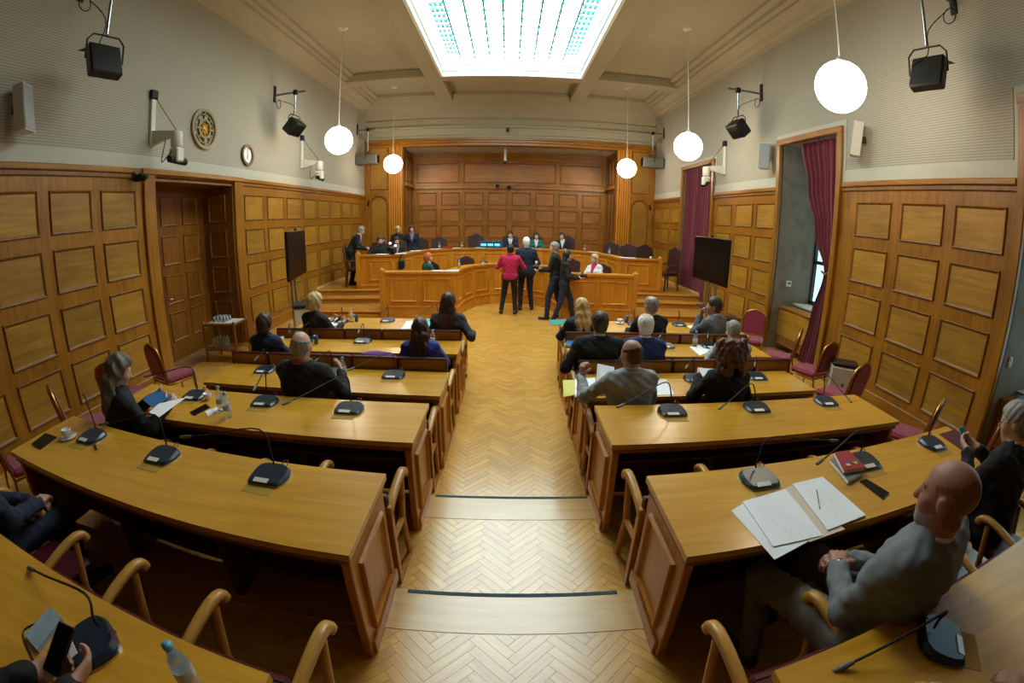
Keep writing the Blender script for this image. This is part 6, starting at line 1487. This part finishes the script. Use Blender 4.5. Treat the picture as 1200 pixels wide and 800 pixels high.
def slab(name, label, cat, quad, z, th, mats, group=None, parent=None, bev=0.0):
    P4 = [atz(q[0], q[1], z) for q in quad]; c = sum(P4, Vector()) / len(P4)
    e = P4[1] - P4[0]; ang = math.atan2(e.y, e.x)
    loc = [RZ(-ang) @ (p - c) for p in P4]
    mb = MB(); mb.prism([(p.x, p.y) for p in loc], 0.0, th); o = mb.build(name, mats, parent, T(c.x, c.y, z) @ RZ(ang))
    if label: tag(o, label, cat, group)
    return o
def rect(name, label, cat, c, w_, d_, th, rz, mats, X=None):
    mb = MB(); mb.box((-w_ / 2, -d_ / 2, 0), (w_ / 2, d_ / 2, th), 0, min(th * 0.3, 0.002)); o = mb.build(name, mats, None, (T(*c) @ RZ(rz)) if X is None else X)
    return tag(o, label, cat)
zE, zD, zC, zB = DESKTOP['E'], DESKTOP['D'], DESKTOP['C'], DESKTOP['B']
def crp(ox, oy, sc, pts): return [(ox + x / sc, oy + y / sc) for (x, y) in pts]
c8 = lambda pts: crp(840, 500, 2.667, pts)
slab('paper_sheet', 'lowest loose sheet of the open file, slipping over the desk edge', 'paper', c8([(45, 262), (105, 226), (300, 350), (180, 415)]), zE + 0.001, 0.0015, ['p_paper'])
slab('folder', 'beige open folder under the printed sheets on the fifth desk', 'folder', c8([(150, 215), (245, 180), (400, 320), (290, 360)]), zE + 0.003, 0.0015, ['p_cream'])
slab('paper_sheet', 'printed sheet lying topmost on the left half of the open file', 'paper', c8([(80, 235), (215, 195), (330, 340), (175, 375)]), zE + 0.005, 0.004, ['p_text'])
slab('paper_sheet', 'thick stack of printed sheets with a pen on top', 'paper', c8([(235, 180), (330, 158), (465, 278), (345, 325)]), zE + 0.006, 0.006, ['p_text'])
pa, pb = atz(957, 574, zE + 0.016), atz(960.5, 595, zE + 0.016)
t = thing('pen', 'silver pen lying on the stack of printed sheets', 'pen', (0, 0, 0)); mb = MB(); mb.tube([pa, pb], 0.004, 8); mb.build('barrel', ['chrome'], t); mb = MB(); mb.tube([pb, pb + (pb - pa).normalized() * 0.012], [0.004, 0.001], 8); mb.build('tip', ['black'], t)
c6 = lambda pts: crp(960, 440, 5.0, pts)
def book(label, quad, z, th, cover, art=False):
    o = slab('book', label, 'book', quad, z, th, ['p_paper']); 
    mb = MB(); me = o.data; zs = [v.co.copy() for v in me.vertices]; n = len(zs) // 2
    mb.prism([(v.x * 1.03, v.y * 1.03) for v in zs[:n]], th - 0.001, th + 0.002); mb.build('front_cover', [cover], o)
    mb = MB(); mb.prism([(v.x * 1.03, v.y * 1.03) for v in zs[:n]], -0.002, 0.001); mb.build('back_cover', [cover], o)
    return o
book('grey book at the bottom of the small stack on the fifth desk', c6([(60, 510), (110, 490), (250, 590), (165, 635)]), zE + 0.002, 0.022, 'p_greyb')
bk = book('book with a red cover and bright pattern on the small stack', c6([(85, 470), (165, 458), (265, 555), (140, 575)]), zE + 0.028, 0.022, 'p_redb')
for i, (c_, x_, y_) in enumerate((('p_bluef', -0.03, -0.03), ('p_yellow', 0.02, -0.045), ('p_teal', 0.05, -0.03), ('p_yellow', -0.045, -0.05), ('p_redb', 0.0, -0.05))):
    mb = MB(); mb.box((x_ - 0.016, y_ - 0.012, 0.0241), (x_ + 0.016, y_ + 0.012, 0.0246)); mb.build('cover_patch', [c_], bk)
def phone(label, quad, z, th=0.008): 
    o = slab('smartphone', label, 'phone', quad, z, th, ['black']); me = o.data; zs = [v.co.copy() for v in me.vertices]; n = len(zs) // 2
    mb = MB(); mb.prism([(v.x * 0.92, v.y * 0.94) for v in zs[:n]], th, th + 0.0006); mb.build('phone_screen', ['screen'], o); return o
phone('black phone beside the stack of books', c6([(237, 622), (275, 610), (410, 692), (375, 728)]), zE)
slab('desk_pad', 'burgundy leather pad before the man with glasses', 'pad', c6([(703, 345), (795, 318), (905, 395), (845, 445)]), zE, 0.005, ['p_burgpad'])
e0 = lambda pts: crp(0, 470, 5.0, pts)
phone('black phone at the outer end of the fifth desk', e0([(185, 255), (268, 190), (335, 213), (237, 285)]), zE)
tgp = slab('usb_stick', 'tiny black memory stick in front of the microphone on the fifth desk', 'memory stick', e0([(548, 262), (562, 258), (572, 284), (558, 290)]), zE, 0.008, ['black'])
d1 = lambda pts: crp(0, 380, 4.0, pts)
slab('folder', 'blue folder held by the woman with long grey hair', 'folder', d1([(668, 352), (745, 305), (808, 337), (715, 392)]), zD + 0.165, 0.004, ['p_bluef'])
slab('paper_sheet', 'white sheets held by the woman with long grey hair', 'paper', d1([(700, 413), (745, 372), (870, 345), (745, 436)]), zD + 0.17, 0.003, ['p_paper'])
phone('black phone beside the white notepad on the fourth desk', d1([(890, 415), (965, 375), (985, 390), (912, 430)]), zD)
slab('notepad', 'white notepad beside the two water bottles', 'notepad', d1([(962, 410), (1030, 385), (1052, 405), (975, 435)]), zD, 0.006, ['p_paper'])
c4 = lambda pts: crp(250, 330, 4.0, pts)
phone('black phone in front of the bottle on the third desk', c4([(560, 457), (600, 442), (625, 465), (588, 482)]), zC)
slab('paper_sheet', 'white papers beside the woman in the charcoal jacket', 'paper', c4([(880, 222), (905, 185), (985, 180), (1000, 215)]), zB, 0.003, ['p_paper'])
slab('folder', 'cyan folder beside the woman in the charcoal jacket', 'folder', c4([(990, 215), (985, 180), (1022, 176), (1035, 212)]), zB, 0.012, ['p_cyan'])
slab('paper_sheet', 'white papers before the woman with short blonde hair', 'paper', c4([(525, 205), (530, 170), (590, 172), (600, 205)]), zB, 0.003, ['p_paper'])
r4 = lambda pts: crp(650, 330, 4.0, pts)
slab('folder', 'teal folder jutting over the aisle on the first window side desk', 'folder', [(645, 381), (643, 375), (667, 374), (671, 381)], zB, 0.006, ['p_teal'])
slab('paper_sheet', 'white papers before the man resting his chin', 'paper', r4([(620, 208), (680, 200), (720, 218), (690, 232), (650, 226)]), zB, 0.003, ['p_paper'])
phone('phone on the papers before the man resting his chin', r4([(660, 216), (685, 212), (690, 222), (668, 226)]), zB + 0.004)
slab('paper_sheet', 'pale blue sheet before the man with grey thinning hair', 'paper', r4([(345, 212), (375, 205), (380, 228), (355, 232)]), zB, 0.003, ['p_paper'])
book('dark blue book beside the broad man', r4([(50, 308), (58, 276), (112, 278), (105, 312)]), zB + 0.002, 0.02, 'p_bluef')
slab('paper_sheet', 'white sheet under the bottle before the grey-haired person', 'paper', r4([(632, 305), (690, 298), (735, 325), (680, 346)]), zB, 0.002, ['p_paper'])
slab('folder', 'yellow folder at the aisle end of the third desk', 'folder', r4([(38, 462), (310, 456), (318, 488), (42, 541)]), zC, 0.003, ['p_yellow'])
slab('paper_sheet', 'white sheets on the yellow folder', 'paper', r4([(95, 455), (190, 450), (190, 535), (95, 540)]), zC + 0.004, 0.003, ['p_paper'])
slab('paper_sheet', 'large white sheet with a pen before the bald man in light grey', 'paper', r4([(415, 462), (520, 455), (562, 528), (440, 532)]), zC, 0.002, ['p_paper'])
pa, pb = atz(757, 448, zC + 0.008), atz(770, 447, zC + 0.008)
t = thing('pen', 'black pen on the sheet before the bald man in light grey', 'pen', (0, 0, 0)); mb = MB(); mb.tube([pa, pb], 0.005, 8); mb.build('barrel', ['black'], t)
def held_sheet(label, quad, y, mats):
    P4 = [aty(q[0], q[1], yy) for q, yy in zip(quad, y)]; n_ = (P4[1] - P4[0]).cross(P4[3] - P4[0]).normalized() * 0.0015
    mb = MB(); mb.add([p - n_ for p in P4] + [p + n_ for p in P4], [(0, 1, 2, 3), (7, 6, 5, 4), (0, 4, 5, 1), (1, 5, 6, 2), (2, 6, 7, 3), (3, 7, 4, 0)]); o = mb.build('paper_sheet', mats); return tag(o, label, 'paper')
held_sheet('printed sheet held upright by the bald man in light grey', [(697, 463), (700, 426), (720, 430), (717, 465)], (3.36, 3.62, 3.60, 3.34), ['p_text'])
held_sheet('white sheet held open by the woman with curly hair', [(818, 431), (836, 432), (832, 444), (824, 442)], (3.62, 3.62, 3.5, 3.5), ['p_paper'])
# phone in the hands of the man with glasses, and of others
def in_hands(pk, name, label, cat, size, mats, up=0.05, fwd_=0.07, tilt=0.6, parts=None):
    p = PP[pk]; w0, w1 = p['wr']; c = (w0 + w1) / 2; c = p['M'] @ Vector((c[0], c[1] + fwd_, c[2] + up))
    X = Matrix.Translation(c) @ p['M'].to_3x3().to_4x4() @ RX(tilt)
    t = thing(name, label, cat, (0, 0, 0)); t.matrix_world = X
    mb = MB(); mb.box(tuple(-q / 2 for q in size), tuple(q / 2 for q in size), 0, min(size) * 0.3); mb.build('case', mats, t)
    for (nm, fn, mt) in (parts or []): q = MB(); fn(q); q.build(nm, mt, t)
    return t
scr = lambda w_, d_, z_: [('phone_screen', (lambda q: q.box((-w_, -d_, z_), (w_, d_, z_ + 0.001))), ['screen'])]
in_hands('P17', 'smartphone', 'phone in the hands of the man with glasses', 'phone', (0.075, 0.15, 0.009), ['p_cyan'], 0.045, 0.09, 0.9, scr(0.034, 0.07, 0.0045))
in_hands('P5', 'smartphone', 'phone in the hands of the woman with short blonde hair', 'phone', (0.075, 0.15, 0.009), ['china'], 0.03, 0.09, 0.5, scr(0.034, 0.07, 0.0045))
in_hands('P19', 'smartphone', 'black phone held over the last desk', 'phone', (0.08, 0.16, 0.012), ['black'], 0.05, 0.08, 0.5, scr(0.036, 0.075, 0.006))
camp = [('lens', (lambda q: q.tube([(0, 0.03, 0), (0, 0.12, 0)], [0.036, 0.04], 14)), ['blackmatte']), ('prism_hump', (lambda q: q.box((-0.03, -0.03, 0.045), (0.03, 0.03, 0.075), 0, 0.01)), ['black'])]
in_hands('P22', 'photo_camera', 'black photo camera held by the woman with long black hair', 'camera', (0.14, 0.07, 0.095), ['black'], 0.05, 0.08, 0.0, camp)
in_hands('P23', 'photo_camera', 'black photo camera with a flash held by the grey-haired photographer', 'camera', (0.14, 0.07, 0.095), ['black'], 0.05, 0.08, 0.0, camp + [('flash', (lambda q: q.box((-0.035, 0.0, 0.08), (0.035, 0.05, 0.14), 0, 0.008)), ['china'])])
in_hands('P20', 'photo_camera', 'camera raised by the man in the crimson sweatshirt', 'camera', (0.13, 0.06, 0.085), ['black'], 0.06, 0.06, 0.0, camp)
c = PP['P22']; b0 = c['M'] @ Vector((-0.13, 0.02, 0.72)); t = thing('name_badge', 'pale name badge hanging at the hip of the woman photographer', 'badge', b0, -1.0)
mb = MB(); mb.box((-0.045, -0.006, -0.065), (0.045, 0.006, 0.065), 0, 0.003); mb.build('card', ['skin_c'], t); mb = MB(); mb.box((-0.012, -0.004, 0.06), (0.012, 0.004, 0.10), 0, 0.002); mb.build('clip', ['chrome'], t)
# purple cloth, power bank and cable
x_, y_, z_, _ = SEATPOS[('B', -1, 1)]
cl = fold_sheet(lambda z: (-0.17, 0.17, 1.0), 0.0, 0.16, 8, 40, 0.018, 4, 0.0); o = cl.build('purple_scarf', ['c_lilac'], None, T(x_, y_ + 0.10, 0.72) @ RZ(PI / 2)); tag(o, 'crumpled purple scarf over the seat back beside the woman with auburn hair', 'scarf')
mb = MB(); mb.sphere((0, 0, 0.76), (0.20, 0.07, 0.055), 18, 10); mb.build('scarf_bundle', ['c_lilac'], o, (T(x_, y_ + 0.10, 0.72) @ RZ(PI / 2)).inverted() @ T(x_, y_ + 0.12, 0.09))
F5 = lambda pts: crp(0, 560, 3.333, pts)
zF = DESKTOP['F']
pbk = slab('power_bank', 'pale grey power bank with a looped cable on the last desk', 'power bank', F5([(105, 625), (205, 515), (250, 560), (155, 685)]), zF, 0.018, ['c_paleblue'])
t = thing('charging_cable', 'thin black cable looping around the power bank', 'cable', (0, 0, 0))
pts = [atz(q[0], q[1], zF + 0.004) for q in F5([(150, 560), (90, 600), (120, 690), (160, 745), (210, 700), (235, 620), (200, 690), (215, 660)])]
mb = MB(); mb.tube(curve_pts(pts, 5), 0.003, 5); mb.build('wire', ['black'], t); mb = MB(); mb.tube([pts[-1], pts[-1] + Vector((0.01, 0.03, 0))], 0.006, 6); mb.build('plug', ['black'], t)
# rostrum papers and gear
for (px, rear, m_, lb, w_, d_) in [(449, 1, 'p_paper', 'white papers before the bearded man on the upper bar', 0.40, 0.24), (470, 1, 'p_paper', 'white papers by the flash lights on the upper bar', 0.3, 0.24),
        (487, 1, 'p_paper', 'white papers below the woman in the navy blazer', 0.3, 0.22), (510, 1, 'p_paper', 'white papers before the first empty leather chair', 0.3, 0.22), (535, 1, 'p_paper', 'white papers beside the red folder on the upper bar', 0.25, 0.2),
        (736, 1, 'p_paper', 'white sheet on the upper bar wing on the window side', 0.42, 0.22), (520, 0, 'p_print', 'pale blue papers before the red-haired woman', 0.55, 0.2), (530, 0, 'p_paper', 'white papers beside the bottle on the lower bar', 0.3, 0.2),
        (562, 1, 'p_paper', 'white papers before the empty leather chair beside the display', 0.3, 0.2), (622, 1, 'p_paper', 'white papers before the woman in the green jacket', 0.25, 0.18), (695, 1, 'p_print', 'papers at the bend of the upper bar on the window side', 0.35, 0.2)]:
    c_ = onledge(px, REARP if rear else LOWP, 0.13, 1.36 if rear else 1.08); rect('paper_sheet', lb, 'paper', c_, w_, d_, 0.006, random.uniform(-0.15, 0.15), [m_])
rect('folder', 'red folder on the upper bar', 'folder', onledge(524, REARP, 0.12, 1.36), 0.30, 0.2, 0.05, 0.05, ['p_redb'])
t = thing('led_display', 'low display with three blue-lit fields beside the presiding man', 'display', (-0.58, 14.50, 1.36), 0)
M['cyanlit'] = plain('cyan_lit_field', '#2aa6d0', 0.4, emit='#38c4ee', estr=3.0, noise=0.02); M['bluecase'] = plain('display_case', '#0e3b52', 0.4, noise=0.1, emit='#0a4058', estr=0.4)
mb = MB(); mb.box((-0.38, -0.02, 0.0), (0.38, 0.10, 0.22), 0, 0.012); mb.build('casing', ['bluecase'], t)
for k in range(3): mb = MB(); mb.box((-0.31 + k * 0.22, -0.026, 0.07), (-0.15 + k * 0.22, -0.02, 0.13), 0, 0.002); mb.build('lit_field', ['cyanlit'], t)
t = thing('video_camera', 'video camera with two bright lamps on the upper bar', 'video camera', onledge(459, REARP, 0.12, 1.36), 0.6)
mb = MB(); mb.box((-0.09, -0.16, 0.03), (0.09, 0.16, 0.20), 0, 0.02); mb.build('body', ['black'], t); mb = MB(); mb.tube([(0, -0.15, 0.11), (0, -0.27, 0.11)], 0.05, 12); mb.build('lens', ['blackmatte'], t)
M['spotlit'] = plain('lamp_lit', '#ffffff', 0.3, emit='#ffffff', estr=12.0, noise=0.02)
for (x_, z_) in ((-0.07, 0.30), (0.07, 0.23)): mb = MB(); mb.sphere((x_, -0.1, z_), 0.022, 10, 6); mb.build('video_lamp', ['spotlit'], t)
mb = MB(); mb.box((-0.06, -0.05, 0.0), (0.06, 0.05, 0.035), 0, 0.01); mb.build('tripod_plate', ['blackmatte'], t)
t = thing('shoulder_bag', 'black bag hanging on the corner of the upper bar', 'bag', (-2.80, 11.50, 0.98), 0)
mb = MB(); mb.box((-0.09, -0.06, 0.0), (0.09, 0.05, 0.24), 0, 0.03); mb.build('pouch', ['blackmatte'], t); mb = MB(); mb.tube([(-0.06, 0.0, 0.22), (-0.02, 0.06, 0.385), (0.04, 0.06, 0.385), (0.07, 0.0, 0.22)], 0.012, 6); mb.build('strap', ['blackmatte'], t)
# papers on the sill of the end window
rect('paper_stack', 'stack of papers and magazines on the sill of the end window', 'papers', (XR + 0.36, 2.45, 0.88), 0.3, 0.4, 0.05, 0.2, ['p_greyb'])
# recessed spot lamps in the niche soffit
for x_ in (-3.3, 3.3):
    t = thing('downlight', 'small recessed spot lamp in the niche soffit, %s' % ('door side' if x_ < 0 else 'window side'), 'lamp', (x_, 16.45, 4.90), 0)
    mb = MB(); mb.lathe([(0.05, 0.0), (0.075, 0.0), (0.075, 0.03), (0.05, 0.03)], 14); mb.build('ring', ['chrome'], t)
    mb = MB(); mb.lathe([(0.0, 0.006), (0.05, 0.006), (0.05, 0.02)], 14); mb.build('bulb', ['spotlit'], t)
    ld = bpy.data.lights.new('spot', 'SPOT'); ld.energy = 70; ld.color = (1.0, 0.86, 0.66); ld.spot_size = 2.3; ld.spot_blend = 0.8; ld.shadow_soft_size = 0.05
    lo_ = bpy.data.objects.new('spot_light', ld); COL.objects.link(lo_); lo_.parent = t; lo_.location = (0, 0, -0.02); lo_.rotation_euler = (0.12, -0.35 if x_ < 0 else 0.35, 0)
